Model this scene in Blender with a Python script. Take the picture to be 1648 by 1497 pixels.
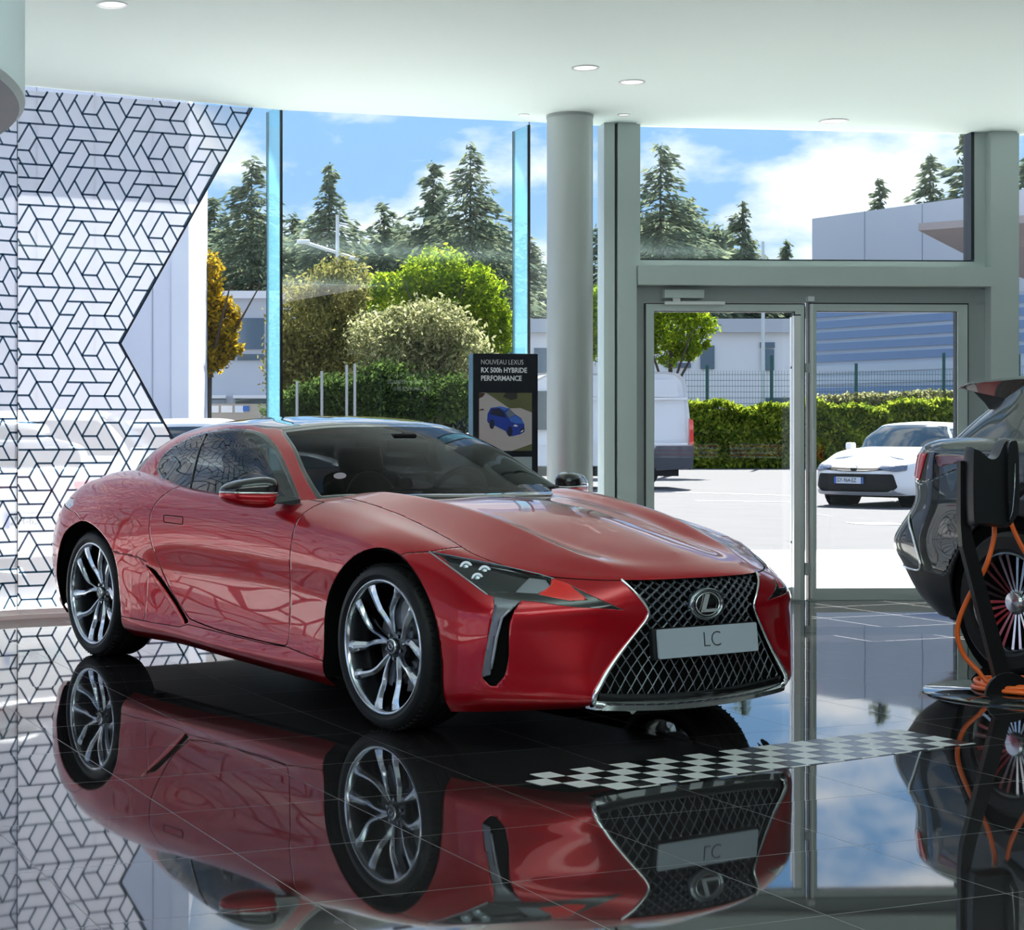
import bpy, bmesh, math, random
import numpy as np
from mathutils import Vector, Matrix
from mathutils.bvhtree import BVHTree
random.seed(7); np.random.seed(7)
PI = math.pi
scene = bpy.context.scene
for o in list(bpy.data.objects):
    bpy.data.objects.remove(o, do_unlink=True)
COL = scene.collection

# ---------------------------------------------------------------- camera
EYE = 1.266
cam_d = bpy.data.cameras.new('camera')
cam = bpy.data.objects.new('camera', cam_d); COL.objects.link(cam)
cam.location = (0, 0, EYE); cam.rotation_euler = (PI/2, 0, 0)
cam_d.sensor_fit = 'HORIZONTAL'; cam_d.sensor_width = 36.0
cam_d.lens = 2857.0/1648*36
cam_d.shift_x = (824-430.5)/1648
cam_d.shift_y = (692.7-748.5)/1648
cam_d.clip_end = 900
scene.camera = cam

# ---------------------------------------------------------------- colour management
scene.view_settings.view_transform = 'Standard'
scene.view_settings.look = 'None'
scene.view_settings.gamma = 1.0
scene.view_settings.exposure = 0.28
scene.view_settings.use_curve_mapping = False
cy = scene.cycles
cy.max_bounces = 9; cy.diffuse_bounces = 4; cy.glossy_bounces = 6
cy.transmission_bounces = 8; cy.transparent_max_bounces = 24
cy.sample_clamp_indirect = 6.0; cy.blur_glossy = 0.5
cy.use_adaptive_sampling = True; cy.adaptive_threshold = 0.02; cy.caustics_reflective = True; cy.caustics_refractive = False
try:
    cy.use_denoising = True; cy.denoiser = 'OPENIMAGEDENOISE'
except Exception: pass

# ---------------------------------------------------------------- world: blue sky with clouds
SUN_DIR = Vector((0.617, 1.86, 2.147)).normalized()
world = bpy.data.worlds.new('sky'); scene.world = world; world.use_nodes = True
def build_world():
    nt = world.node_tree; N = nt.nodes; L = nt.links; N.clear()
    out = N.new('ShaderNodeOutputWorld'); bg = N.new('ShaderNodeBackground')
    tc = N.new('ShaderNodeTexCoord'); sep = N.new('ShaderNodeSeparateXYZ')
    L.new(tc.outputs['Generated'], sep.inputs[0])
    ramp = N.new('ShaderNodeValToRGB'); cr = ramp.color_ramp
    cr.elements[0].position = 0.0; cr.elements[0].color = (0.62, 0.78, 0.95, 1)
    cr.elements[1].position = 1.0; cr.elements[1].color = (0.14, 0.32, 0.68, 1)
    e = cr.elements.new(0.10); e.color = (0.36, 0.60, 0.92, 1)
    e = cr.elements.new(0.22); e.color = (0.22, 0.47, 0.86, 1)
    L.new(sep.outputs['Z'], ramp.inputs[0])
    # clouds: noise on a stretched direction
    mp = N.new('ShaderNodeMapping'); mp.inputs['Scale'].default_value = (1.0, 1.0, 2.1)
    mp.inputs['Location'].default_value = SKY_OFF
    L.new(tc.outputs['Generated'], mp.inputs[0])
    nz = N.new('ShaderNodeTexNoise'); nz.inputs['Scale'].default_value = 7.0
    nz.inputs['Detail'].default_value = 9.0; nz.inputs['Roughness'].default_value = 0.55
    L.new(mp.outputs[0], nz.inputs['Vector'])
    cl = N.new('ShaderNodeValToRGB'); cl.color_ramp.elements[0].position = 0.47
    cl.color_ramp.elements[1].position = 0.60
    L.new(nz.outputs['Fac'], cl.inputs[0])
    mx = N.new('ShaderNodeMixRGB'); mx.inputs['Color2'].default_value = (1.15, 1.16, 1.2, 1)
    L.new(cl.outputs[0], mx.inputs['Fac']); L.new(ramp.outputs[0], mx.inputs['Color1'])
    L.new(mx.outputs[0], bg.inputs['Color']); bg.inputs['Strength'].default_value = SKY_STRENGTH
    L.new(bg.outputs[0], out.inputs[0])
SKY_OFF = (-1.99, -4.69, 3.66); SKY_STRENGTH = 1.05
build_world()

# ---------------------------------------------------------------- sun
sd = bpy.data.lights.new('sun', 'SUN'); sd.energy = 16.0; sd.angle = math.radians(0.6)
sd.color = (1.0, 0.95, 0.88)
sun = bpy.data.objects.new('sun', sd); COL.objects.link(sun)
sun.rotation_euler = SUN_DIR.to_track_quat('Z', 'Y').to_euler(); sun.location = (8, 40, 40)

# ---------------------------------------------------------------- added interior fill lights
def area(name, loc, rot, sx, sy, power, color=(1, 1, 1)):
    d = bpy.data.lights.new(name, 'AREA'); d.shape = 'RECTANGLE'; d.size = sx; d.size_y = sy
    d.energy = power; d.color = color
    o = bpy.data.objects.new(name, d); COL.objects.link(o); o.location = loc; o.rotation_euler = rot
    return o
# added area lights without fixtures: two brighten the ceiling, one the car and frames
area('up_fill', (1.5, 4.6, 2.80), (PI, 0, 0), 10, .6, 120, (.86, 1.0, .97))
area('up_fill', (1.5, 0.0, 2.80), (PI, 0, 0), 10, .6, 120, (.86, 1.0, .97))
area('down_fill', (2.0, -1.6, 3.40), (0, 0, 0), 9, 5, 210, (1.0, .98, .96))

# ================================================================ helpers
MATS = {}
def mat(name, base=(0.8, 0.8, 0.8), rough=0.5, metal=0.0, coat=0.0, spec=0.5, ior=1.5, emit=None, alpha=1.0, coat_rough=0.03, noise=None, trans=0.0):
    if name in MATS: return MATS[name]
    m = bpy.data.materials.new(name); m.use_nodes = True; MATS[name] = m
    nt = m.node_tree; b = nt.nodes['Principled BSDF']
    b.inputs['Base Color'].default_value = (*base, 1); b.inputs['Roughness'].default_value = rough
    b.inputs['Metallic'].default_value = metal; b.inputs['Coat Weight'].default_value = coat
    b.inputs['Coat Roughness'].default_value = coat_rough
    b.inputs['Specular IOR Level'].default_value = spec; b.inputs['IOR'].default_value = ior
    b.inputs['Alpha'].default_value = alpha; b.inputs['Transmission Weight'].default_value = trans
    if emit:
        b.inputs['Emission Color'].default_value = (*emit[0], 1); b.inputs['Emission Strength'].default_value = emit[1]
    if noise:   # (scale, amount): gentle colour variation plus bump
        tc = nt.nodes.new('ShaderNodeTexCoord'); nz = nt.nodes.new('ShaderNodeTexNoise')
        nz.inputs['Scale'].default_value = noise[0]; nz.inputs['Detail'].default_value = 6
        nt.links.new(tc.outputs['Object'], nz.inputs['Vector'])
        mx = nt.nodes.new('ShaderNodeMixRGB'); mx.inputs['Color1'].default_value = (*[c*(1-noise[1]) for c in base], 1)
        mx.inputs['Color2'].default_value = (*[min(1, c*(1+noise[1])) for c in base], 1)
        nt.links.new(nz.outputs['Fac'], mx.inputs['Fac']); nt.links.new(mx.outputs[0], b.inputs['Base Color'])
    return m

def obj(name, verts, faces, m=None, parent=None, smooth=False, mats=None, midx=None):
    me = bpy.data.meshes.new(name)
    me.from_pydata([tuple(map(float, v)) for v in verts], [], [tuple(map(int, f)) for f in faces]); me.update()
    if mats:
        for k in mats: me.materials.append(k)
        if midx is not None: me.polygons.foreach_set('material_index', [int(i) for i in midx])
    elif m: me.materials.append(m)
    if smooth: me.polygons.foreach_set('use_smooth', [True]*len(me.polygons))
    o = bpy.data.objects.new(name, me); COL.objects.link(o)
    if parent: o.parent = parent
    return o

def empty(name, loc=(0, 0, 0), rz=0.0, parent=None):
    o = bpy.data.objects.new(name, None); COL.objects.link(o); o.location = loc
    o.rotation_euler = (0, 0, rz); o.empty_display_size = 0.1
    if parent: o.parent = parent
    return o
def tag(o, label=None, cat=None, group=None, kind=None):
    if label: o['label'] = label
    if cat: o['category'] = cat
    if group: o['group'] = group
    if kind: o['kind'] = kind
    return o
def thing(name, label, cat, loc=(0, 0, 0), rz=0.0, group=None, kind=None):
    return tag(empty(name, loc, rz), label, cat, group, kind)
def struct(name, verts, faces, m, parent=None, smooth=False):
    o = obj(name, verts, faces, m, parent, smooth)
    if not parent: o['kind'] = 'structure'
    return o
def kids(o): return [c for c in COL.objects if c.parent == o]
CHILDREN = {}
def copy_tree(o, parent=None, ch=None):
    c = o.copy(); COL.objects.link(c)
    if parent is not None: c.parent = parent
    for k in [x for x in bpy.data.objects if x.parent == o]:
        copy_tree(k, c)
    return c

class MB:
    """collects simple solids into one mesh"""
    def __init__(s): s.v = []; s.f = []; s.mi = []; s.cur = 0
    def add(s, vs, fs):
        n = len(s.v); s.v += [tuple(v) for v in vs]; s.f += [tuple(i+n for i in f) for f in fs]; s.mi += [s.cur]*len(fs); return s
    def box(s, x0, x1, y0, y1, z0, z1, M=None):
        vs = [(x, y, z) for x in (x0, x1) for y in (y0, y1) for z in (z0, z1)]
        if M is not None: vs = [tuple(M @ Vector(v)) for v in vs]
        return s.add(vs, [(0, 1, 3, 2), (4, 6, 7, 5), (0, 4, 5, 1), (2, 3, 7, 6), (0, 2, 6, 4), (1, 5, 7, 3)])
    def bbox(s, x0, x1, y0, y1, z0, z1, r=0.01, M=None):
        bm = bmesh.new(); bmesh.ops.create_cube(bm, size=1)
        for v in bm.verts: v.co = Vector(((x0+x1)/2+v.co.x*(x1-x0), (y0+y1)/2+v.co.y*(y1-y0), (z0+z1)/2+v.co.z*(z1-z0)))
        bmesh.ops.bevel(bm, geom=list(bm.edges), offset=r, segments=2, affect='EDGES', profile=0.5)
        if M is not None: bm.transform(M)
        bm.verts.index_update()
        s.add([tuple(v.co) for v in bm.verts], [tuple(v.index for v in f.verts) for f in bm.faces]); bm.free(); return s
    def cyl(s, p0, p1, r0, r1=None, n=16, caps=True):
        r1 = r0 if r1 is None else r1
        p0 = Vector(p0); p1 = Vector(p1); d = (p1-p0).normalized()
        a = d.orthogonal().normalized(); b = d.cross(a)
        vs = []
        for p, r in ((p0, r0), (p1, r1)):
            for k in range(n):
                t = 2*PI*k/n; vs.append(tuple(p+(a*math.cos(t)+b*math.sin(t))*r))
        fs = [(k, (k+1) % n, n+(k+1) % n, n+k) for k in range(n)]
        if caps: fs += [tuple(range(n-1, -1, -1)), tuple(range(n, 2*n))]
        return s.add(vs, fs)
    def tube(s, pts, r, n=8, closed=False, caps=True, rs=None):
        P = [Vector(p) for p in pts]; m = len(P); vs = []; up = None
        for i in range(m):
            if closed: d = (P[(i+1) % m]-P[i-1]).normalized()
            else: d = (P[min(i+1, m-1)]-P[max(i-1, 0)]).normalized()
            if up is None: up = d.orthogonal().normalized()
            up = (up-d*up.dot(d)); up = up.normalized() if up.length > 1e-6 else d.orthogonal().normalized()
            b = d.cross(up); rr = rs[i] if rs else r
            for k in range(n):
                t = 2*PI*k/n; vs.append(tuple(P[i]+(up*math.cos(t)+b*math.sin(t))*rr))
        fs = []
        for i in range(m if closed else m-1):
            j = (i+1) % m
            for k in range(n): fs.append((i*n+k, i*n+(k+1) % n, j*n+(k+1) % n, j*n+k))
        if caps and not closed: fs += [tuple(range(n-1, -1, -1)), tuple(range((m-1)*n, m*n))]
        return s.add(vs, fs)
    def lathe(s, prof, n=48, axis='y', c=(0, 0, 0), closed=False):
        """prof: list of (radius, along); axis: direction of revolution"""
        vs = []; m = len(prof)
        for k in range(n):
            t = 2*PI*k/n; ct, st = math.cos(t), math.sin(t)
            for r, h in prof:
                p = {'y': (r*ct, h, r*st), 'z': (r*ct, r*st, h), 'x': (h, r*ct, r*st)}[axis]
                vs.append((p[0]+c[0], p[1]+c[1], p[2]+c[2]))
        fs = []
        for k in range(n):
            k2 = (k+1) % n
            for i in range(m if closed else m-1):
                i2 = (i+1) % m
                fs.append((k*m+i, k*m+i2, k2*m+i2, k2*m+i))
        return s.add(vs, fs)
    def prism(s, poly, a0, a1, axes='xz'):
        """extrude a 2D polygon along the remaining axis"""
        n = len(poly); vs = []
        for a in (a0, a1):
            for p in poly:
                vs.append({'xz': (p[0], a, p[1]), 'xy': (p[0], p[1], a), 'yz': (a, p[0], p[1])}[axes])
        return s.add(vs, [tuple(range(n-1, -1, -1)), tuple(range(n, 2*n))]+[(k, (k+1) % n, n+(k+1) % n, n+k) for k in range(n)])
    def build(s, name, m=None, parent=None, smooth=False, mats=None, fix=True, auto=None):
        o = obj(name, s.v, s.f, m, parent, smooth, mats, s.mi if mats else None)
        if fix:
            bm = bmesh.new(); bm.from_mesh(o.data); bmesh.ops.recalc_face_normals(bm, faces=bm.faces); bm.to_mesh(o.data); bm.free()
        if auto is not None: shade_auto(o, auto)
        return o
def shade_auto(o, deg=35):
    me = o.data; bm = bmesh.new(); bm.from_mesh(me)
    for f in bm.faces: f.smooth = True
    c = math.radians(deg)
    for e in bm.edges:
        if len(e.link_faces) == 2:
            e.smooth = e.calc_face_angle(0) < c
        else: e.smooth = False
    bm.to_mesh(me); bm.free()
def text_obj(name, body, size, m, parent=None, loc=(0, 0, 0), rot=(0, 0, 0), ext=0.001, align='LEFT', sx=1.0, weight=0.0):
    cu = bpy.data.curves.new(name, 'FONT'); cu.body = body; cu.size = size; cu.extrude = ext
    cu.align_x = align; cu.align_y = 'BOTTOM_BASELINE' if False else 'BOTTOM'; cu.offset = weight; cu.resolution_u = 3
    t = bpy.data.objects.new(name+'_tmp', cu); COL.objects.link(t)
    dg = bpy.context.evaluated_depsgraph_get(); me = bpy.data.meshes.new_from_object(t.evaluated_get(dg))
    bpy.data.objects.remove(t, do_unlink=True)
    me.materials.clear(); me.materials.append(m)
    for v in me.vertices: v.co.x *= sx
    o = bpy.data.objects.new(name, me); COL.objects.link(o)
    if parent: o.parent = parent
    o.location = loc; o.rotation_euler = rot
    return o

# ---- spline surfaces
def spline_eval(P, tk, tq):
    """natural-ish C1 cubic (Catmull-Rom, non uniform) through P[k] at knots tk, evaluated at tq.  P: (K, ...)"""
    P = np.asarray(P, float); tk = np.asarray(tk, float); K = len(tk)
    d = (P[1:]-P[:-1])/(tk[1:]-tk[:-1]).reshape((-1,)+(1,)*(P.ndim-1))
    m = np.empty_like(P); m[0] = d[0]; m[-1] = d[-1]
    for k in range(1, K-1):
        h0 = tk[k]-tk[k-1]; h1 = tk[k+1]-tk[k]
        m[k] = (d[k-1]*h1+d[k]*h0)/(h0+h1)
    tq = np.asarray(tq, float); i = np.clip(np.searchsorted(tk, tq, side='right')-1, 0, K-2)
    h = (tk[i+1]-tk[i]); s = (tq-tk[i])/h
    sh = (-1,)+(1,)*(P.ndim-1); s = s.reshape(sh); h = h.reshape(sh)
    return (P[i]*(2*s**3-3*s**2+1)+m[i]*h*(s**3-2*s**2+s)+P[i+1]*(-2*s**3+3*s**2)+m[i+1]*h*(s**3-s**2))

def loft(lines, tk, vk, nt, nv, dv=None):
    """lines: (V, T, 3) control net -> grid (nv, nt, 3) with parameter fields"""
    Lr = np.asarray(lines, float)
    tq = np.linspace(tk[0], tk[-1], nt); vq = np.linspace(vk[0], vk[-1], nv)
    A = spline_eval(np.swapaxes(Lr, 0, 1), tk, tq)          # (nt, V, 3)
    B = spline_eval(np.swapaxes(A, 0, 1), vk, vq)           # (nv, nt, 3)
    TT, VV = np.meshgrid(tq, vq)
    return B, TT, VV

class Surf:
    """triangle soup with per-vertex attributes that can be cut along level sets"""
    def __init__(s, V, F, A): s.V = V; s.F = F; s.A = A      # V (n,3) F (m,3) A dict name->(n,)
    @staticmethod
    def grid(G, T, Vp):
        nv, nt = G.shape[:2]; idx = np.arange(nv*nt).reshape(nv, nt)
        a = idx[:-1, :-1].ravel(); b = idx[:-1, 1:].ravel(); c = idx[1:, 1:].ravel(); d = idx[1:, :-1].ravel()
        F = np.concatenate([np.stack([a, b, c], 1), np.stack([a, c, d], 1)])
        return Surf(G.reshape(-1, 3).copy(), F, {'t': T.ravel().copy(), 'v': Vp.ravel().copy()})
    def normals(s):
        n = np.zeros_like(s.V); p = s.V[s.F]; fn = np.cross(p[:, 1]-p[:, 0], p[:, 2]-p[:, 0])
        for k in range(3): np.add.at(n, s.F[:, k], fn)
        l = np.linalg.norm(n, axis=1, keepdims=True); l[l == 0] = 1
        return n/l
    def cut(s, g):
        """returns (part with g<0, part with g>=0)"""
        g = g.copy(); g[np.abs(g) < 1e-7] = 1e-7
        V = [s.V]; A = {k: [a] for k, a in s.A.items()}; n0 = len(s.V); cache = {}
        F = s.F; sg = g[F] < 0; cnt = sg.sum(1)
        inn = [F[cnt == 3]]; outt = [F[cnt == 0]]
        newp = []; 
        def mid(i, j):
            key = (i, j) if i < j else (j, i)
            if key in cache: return cache[key]
            k = n0+len(newp); cache[key] = k; i, j = key
            t = g[i]/(g[i]-g[j]); newp.append((i, j, t)); return k
        ti = []; to = []
        for f in F[(cnt == 1) | (cnt == 2)]:
            sf = g[f] < 0
            one = sf if sf.sum() == 1 else ~sf
            k = int(np.argmax(one)); a, b, c = int(f[k]), int(f[(k+1) % 3]), int(f[(k+2) % 3])
            ab = mid(a, b); ac = mid(a, c)
            tri = [(a, ab, ac)]; quad = [(ab, b, c), (ab, c, ac)]
            if sf.sum() == 1: ti += tri; to += quad
            else: to += tri; ti += quad
        if newp:
            I = np.array([p[0] for p in newp]); J = np.array([p[1] for p in newp]); t = np.array([p[2] for p in newp])
            V = np.concatenate([s.V, s.V[I]*(1-t)[:, None]+s.V[J]*t[:, None]])
            A = {k: np.concatenate([a, a[I]*(1-t)+a[J]*t]) for k, a in s.A.items()}
        else: V = s.V; A = s.A
        if ti: inn.append(np.array(ti))
        if to: outt.append(np.array(to))
        return Surf(V, np.concatenate(inn), A).clean(), Surf(V, np.concatenate(outt), A).clean()
    def clean(s):
        if len(s.F) == 0: return Surf(np.zeros((0, 3)), np.zeros((0, 3), int), {k: a[:0] for k, a in s.A.items()})
        u, inv = np.unique(s.F, return_inverse=True)
        return Surf(s.V[u], inv.reshape(-1, 3), {k: a[u] for k, a in s.A.items()})
    def inside(s, g): return s.cut(g)[0]
    def outside(s, g): return s.cut(g)[1]
    def offset(s, d):
        return Surf(s.V-s.normals()*np.asarray(d).reshape(-1, 1) if np.ndim(d) else s.V-s.normals()*d, s.F, s.A)
    def mirrored(s):
        V = s.V.copy(); V[:, 1] *= -1
        return Surf(V, s.F[:, ::-1].copy(), s.A)
    def merged(s, o):
        return Surf(np.concatenate([s.V, o.V]), np.concatenate([s.F, o.F+len(s.V)]), {k: np.concatenate([s.A[k], o.A[k]]) for k in s.A})
    def both(s): return s.merged(s.mirrored())
    def obj(s, name, m, parent=None, thick=0.0, weld=True, rim=None):
        o = obj(name, s.V, s.F, m, parent, True)
        bm = bmesh.new(); bm.from_mesh(o.data)
        if weld: bmesh.ops.remove_doubles(bm, verts=bm.verts, dist=2e-5)
        bmesh.ops.dissolve_degenerate(bm, edges=bm.edges, dist=1e-6)
        bm.to_mesh(o.data); bm.free()
        o.data.polygons.foreach_set('use_smooth', [True]*len(o.data.polygons))
        if thick:
            sm = o.modifiers.new('solid', 'SOLIDIFY'); sm.thickness = thick; sm.offset = -1.0; sm.use_quality_normals = False
            if rim: o.data.materials.append(rim); sm.material_offset_rim = 1; sm.material_offset = 1
        return o

def sdpoly(px, py, poly):
    """signed distance to a closed polygon, negative inside (vectorised)"""
    P = np.asarray(poly, float); n = len(P); d = np.full(px.shape, 1e9); ins = np.zeros(px.shape, bool)
    for i in range(n):
        a = P[i]; b = P[(i+1) % n]; e = b-a; L2 = max(e@e, 1e-12)
        wx = px-a[0]; wy = py-a[1]; t = np.clip((wx*e[0]+wy*e[1])/L2, 0, 1)
        d = np.minimum(d, np.hypot(wx-e[0]*t, wy-e[1]*t))
        c = (a[1] > py) != (b[1] > py)
        with np.errstate(divide='ignore', invalid='ignore'):
            xx = a[0]+(py-a[1])/(e[1] if abs(e[1]) > 1e-12 else 1e-12)*e[0]
        ins ^= c & (px < xx)
    return np.where(ins, -d, d)
def sdline(px, py, line):
    """distance to an open polyline"""
    P = np.asarray(line, float); d = np.full(px.shape, 1e9)
    for i in range(len(P)-1):
        a = P[i]; b = P[i+1]; e = b-a; L2 = max(e@e, 1e-12)
        wx = px-a[0]; wy = py-a[1]; t = np.clip((wx*e[0]+wy*e[1])/L2, 0, 1)
        d = np.minimum(d, np.hypot(wx-e[0]*t, wy-e[1]*t))
    return d
def smooth_poly(pts, n=6, closed=True):
    P = np.asarray(pts, float); K = len(P)
    if closed:
        Q = np.concatenate([P[-2:], P, P[:3]]); tk = np.arange(len(Q)) ; tq = np.linspace(2, 2+K, K*n, endpoint=False)
    else:
        Q = P; tk = np.arange(K); tq = np.linspace(0, K-1, (K-1)*n+1)
    return spline_eval(Q, tk, tq)
def round_poly(pts, r, seg=5):
    """polygon with rounded corners; r scalar or list"""
    P = [np.array(p, float) for p in pts]; n = len(P); out = []
    for i in range(n):
        rr = r[i] if isinstance(r, (list, tuple)) else r
        a, b, c = P[i-1], P[i], P[(i+1) % n]
        u = a-b; w = c-b; lu = np.linalg.norm(u); lw = np.linalg.norm(w)
        rr = min(rr, lu*.49, lw*.49)
        if rr <= 1e-6: out.append(tuple(b)); continue
        p0 = b+u/lu*rr; p2 = b+w/lw*rr
        for k in range(seg+1):
            t = k/seg; out.append(tuple((1-t)**2*p0+2*t*(1-t)*b+t*t*p2))
    return out
M_WHITE = mat('white_plain', (0.8, 0.8, 0.8), 0.5)

# ================================================================ showroom shell
M_CEIL = mat('ceiling_paint', (0.80, 0.94, 0.91), 0.7)
M_FRAME = mat('grey_aluminium', (0.50, 0.57, 0.56), 0.38, 0.35)
M_FRAME2 = mat('grey_aluminium_dark', (0.36, 0.40, 0.40), 0.42, 0.35)
M_GASKET = mat('black_gasket', (0.006, 0.012, 0.018), 0.4)
M_STEEL = mat('brushed_steel', (0.78, 0.80, 0.80), 0.36, 0.55)
M_WALLIN = mat('inner_wall', (0.30, 0.31, 0.32), 0.7)
def schlick_glass(name, tint, f0=0.04, gloss=0.0, power=5.0):
    m = bpy.data.materials.new(name); m.use_nodes = True; MATS[name] = m; nt = m.node_tree; N = nt.nodes; N.clear(); L = nt.links
    out = N.new('ShaderNodeOutputMaterial'); mix = N.new('ShaderNodeMixShader'); geo = N.new('ShaderNodeNewGeometry')
    tr = N.new('ShaderNodeBsdfTransparent'); gl = N.new('ShaderNodeBsdfGlossy'); tr.inputs[0].default_value = (*tint, 1)
    gl.inputs['Roughness'].default_value = gloss
    dt = N.new('ShaderNodeVectorMath'); dt.operation = 'DOT_PRODUCT'
    L.new(geo.outputs['Normal'], dt.inputs[0]); L.new(geo.outputs['Incoming'], dt.inputs[1])
    ab = N.new('ShaderNodeMath'); ab.operation = 'ABSOLUTE'; L.new(dt.outputs['Value'], ab.inputs[0])
    om = N.new('ShaderNodeMath'); om.operation = 'SUBTRACT'; om.inputs[0].default_value = 1.0; L.new(ab.outputs[0], om.inputs[1])
    pw = N.new('ShaderNodeMath'); pw.operation = 'POWER'; pw.inputs[1].default_value = power; L.new(om.outputs[0], pw.inputs[0])
    ma = N.new('ShaderNodeMath'); ma.operation = 'MULTIPLY_ADD'; ma.inputs[1].default_value = 1-f0; ma.inputs[2].default_value = f0; ma.use_clamp = True
    L.new(pw.outputs[0], ma.inputs[0]); L.new(ma.outputs[0], mix.inputs[0]); L.new(tr.outputs[0], mix.inputs[1]); L.new(gl.outputs[0], mix.inputs[2])
    L.new(mix.outputs[0], out.inputs[0]); return m
M_GLASS = schlick_glass('window_glass', (0.955, 0.975, 0.98), 0.05)
M_FIN = schlick_glass('fin_glass', (0.80, 0.96, 1.0), 0.10)
def fin_mix():
    nt = M_FIN.node_tree; N = nt.nodes; L = nt.links; out = [n for n in N if n.type == 'OUTPUT_MATERIAL'][0]; src = out.inputs[0].links[0].from_socket
    t = N.new('ShaderNodeBsdfTranslucent'); t.inputs[0].default_value = (.30, .72, .86, 1); mx = N.new('ShaderNodeMixShader'); mx.inputs[0].default_value = .20
    L.new(src, mx.inputs[1]); L.new(t.outputs[0], mx.inputs[2]); L.new(mx.outputs[0], out.inputs[0])
fin_mix()
M_CARGLASS = schlick_glass('windscreen_glass', (0.11, 0.12, 0.125), 0.008, power=7.0)
M_CARGLASS2 = schlick_glass('side_window_glass', (0.20, 0.23, 0.24), 0.09)
M_LENS = schlick_glass('lamp_lens', (0.86, 0.89, 0.91), 0.05)

# ---- black polished tiles, 60 cm, laid at an angle
def tile_material():
    m = bpy.data.materials.new('black_polished_tiles'); m.use_nodes = True; nt = m.node_tree; N = nt.nodes; L = nt.links
    b = N['Principled BSDF']; tc = N.new('ShaderNodeTexCoord'); al = 1.1983
    d2 = (math.sin(al), math.cos(al), 0); d1 = (-math.cos(al), math.sin(al), 0)
    def axis(d, off):
        v = N.new('ShaderNodeVectorMath'); v.operation = 'DOT_PRODUCT'; v.inputs[1].default_value = d
        L.new(tc.outputs['Object'], v.inputs[0])
        s = N.new('ShaderNodeMath'); s.operation = 'SUBTRACT'; s.inputs[1].default_value = off; L.new(v.outputs['Value'], s.inputs[0])
        q = N.new('ShaderNodeMath'); q.operation = 'DIVIDE'; q.inputs[1].default_value = 0.6; L.new(s.outputs[0], q.inputs[0])
        fl = N.new('ShaderNodeMath'); fl.operation = 'FLOOR'; L.new(q.outputs[0], fl.inputs[0])
        fr = N.new('ShaderNodeMath'); fr.operation = 'FRACT'; L.new(q.outputs[0], fr.inputs[0])
        pp = N.new('ShaderNodeMath'); pp.operation = 'PINGPONG'; pp.inputs[1].default_value = 0.5; L.new(fr.outputs[0], pp.inputs[0])
        return fl, pp
    fa, ea = axis(d2, 2.4462); fb, eb = axis(d1, 4.3839)
    mn = N.new('ShaderNodeMath'); mn.operation = 'MINIMUM'; L.new(ea.outputs[0], mn.inputs[0]); L.new(eb.outputs[0], mn.inputs[1])
    gr = N.new('ShaderNodeMath'); gr.operation = 'LESS_THAN'; gr.inputs[1].default_value = 0.0027; L.new(mn.outputs[0], gr.inputs[0])
    cb = N.new('ShaderNodeCombineXYZ'); L.new(fa.outputs[0], cb.inputs[0]); L.new(fb.outputs[0], cb.inputs[1])
    wn = N.new('ShaderNodeTexWhiteNoise'); wn.noise_dimensions = '3D'; L.new(cb.outputs[0], wn.inputs['Vector'])
    # every tile is laid very slightly out of level
    sb = N.new('ShaderNodeVectorMath'); sb.operation = 'SUBTRACT'; sb.inputs[1].default_value = (.5, .5, .5); L.new(wn.outputs['Color'], sb.inputs[0])
    sc = N.new('ShaderNodeVectorMath'); sc.operation = 'MULTIPLY'; sc.inputs[1].default_value = (.0022, .0022, 0); L.new(sb.outputs[0], sc.inputs[0])
    ad = N.new('ShaderNodeVectorMath'); ad.operation = 'ADD'; ad.inputs[1].default_value = (0, 0, 1); L.new(sc.outputs[0], ad.inputs[0])
    nm = N.new('ShaderNodeVectorMath'); nm.operation = 'NORMALIZE'; L.new(ad.outputs[0], nm.inputs[0]); L.new(nm.outputs[0], b.inputs['Normal'])
    nz = N.new('ShaderNodeTexNoise'); nz.inputs['Scale'].default_value = 3.0; nz.inputs['Detail'].default_value = 5; L.new(tc.outputs['Object'], nz.inputs['Vector'])
    c1 = N.new('ShaderNodeMixRGB'); c1.inputs[1].default_value = (.012, .011, .012, 1); c1.inputs[2].default_value = (.024, .022, .023, 1); L.new(nz.outputs['Fac'], c1.inputs[0])
    c2 = N.new('ShaderNodeMixRGB'); c2.inputs[2].default_value = (.055, .053, .055, 1); L.new(c1.outputs[0], c2.inputs[1]); L.new(gr.outputs[0], c2.inputs[0])
    L.new(c2.outputs[0], b.inputs['Base Color'])
    r = N.new('ShaderNodeMapRange'); r.inputs[3].default_value = 0.025; r.inputs[4].default_value = 0.4; L.new(gr.outputs[0], r.inputs[0]); L.new(r.outputs[0], b.inputs['Roughness'])
    b.inputs['IOR'].default_value = FLOOR_IOR
    return m
FLOOR_IOR = 2.6

# facade corner points in plan (x, y)
FP = [(-5.95, -5.0), (-5.85, 5.4), (-5.35, 7.66), (-4.42, 9.35), (-3.2, 10.8), (-1.685, 11.95), (.10, 12.745), (1.93, 13.095), (2.50, 13.18)]
DOOR0 = (2.50, 13.18); DANG = math.radians(2.9)
DC, DS = math.cos(DANG), math.sin(DANG)
def on_door(u, v, dy=0.0):
    """door-plane point seen at a photo position (s along the plane, height)"""
    r = (u-430.5)/2857; x0, y0 = DOOR0; y0 += dy
    s = (r*y0-x0)/(DC-r*DS); Yd = y0+s*DS
    return s, EYE-(v-692.7)*Yd/2857
DEND = (2.50+7.2*DC, 13.18+7.2*DS)
poly = FP+[DEND, (DEND[0], -5.0)]
struct('floor', [(p[0], p[1], 0) for p in poly], [tuple(range(len(poly)))[::-1]], tile_material())
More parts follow.
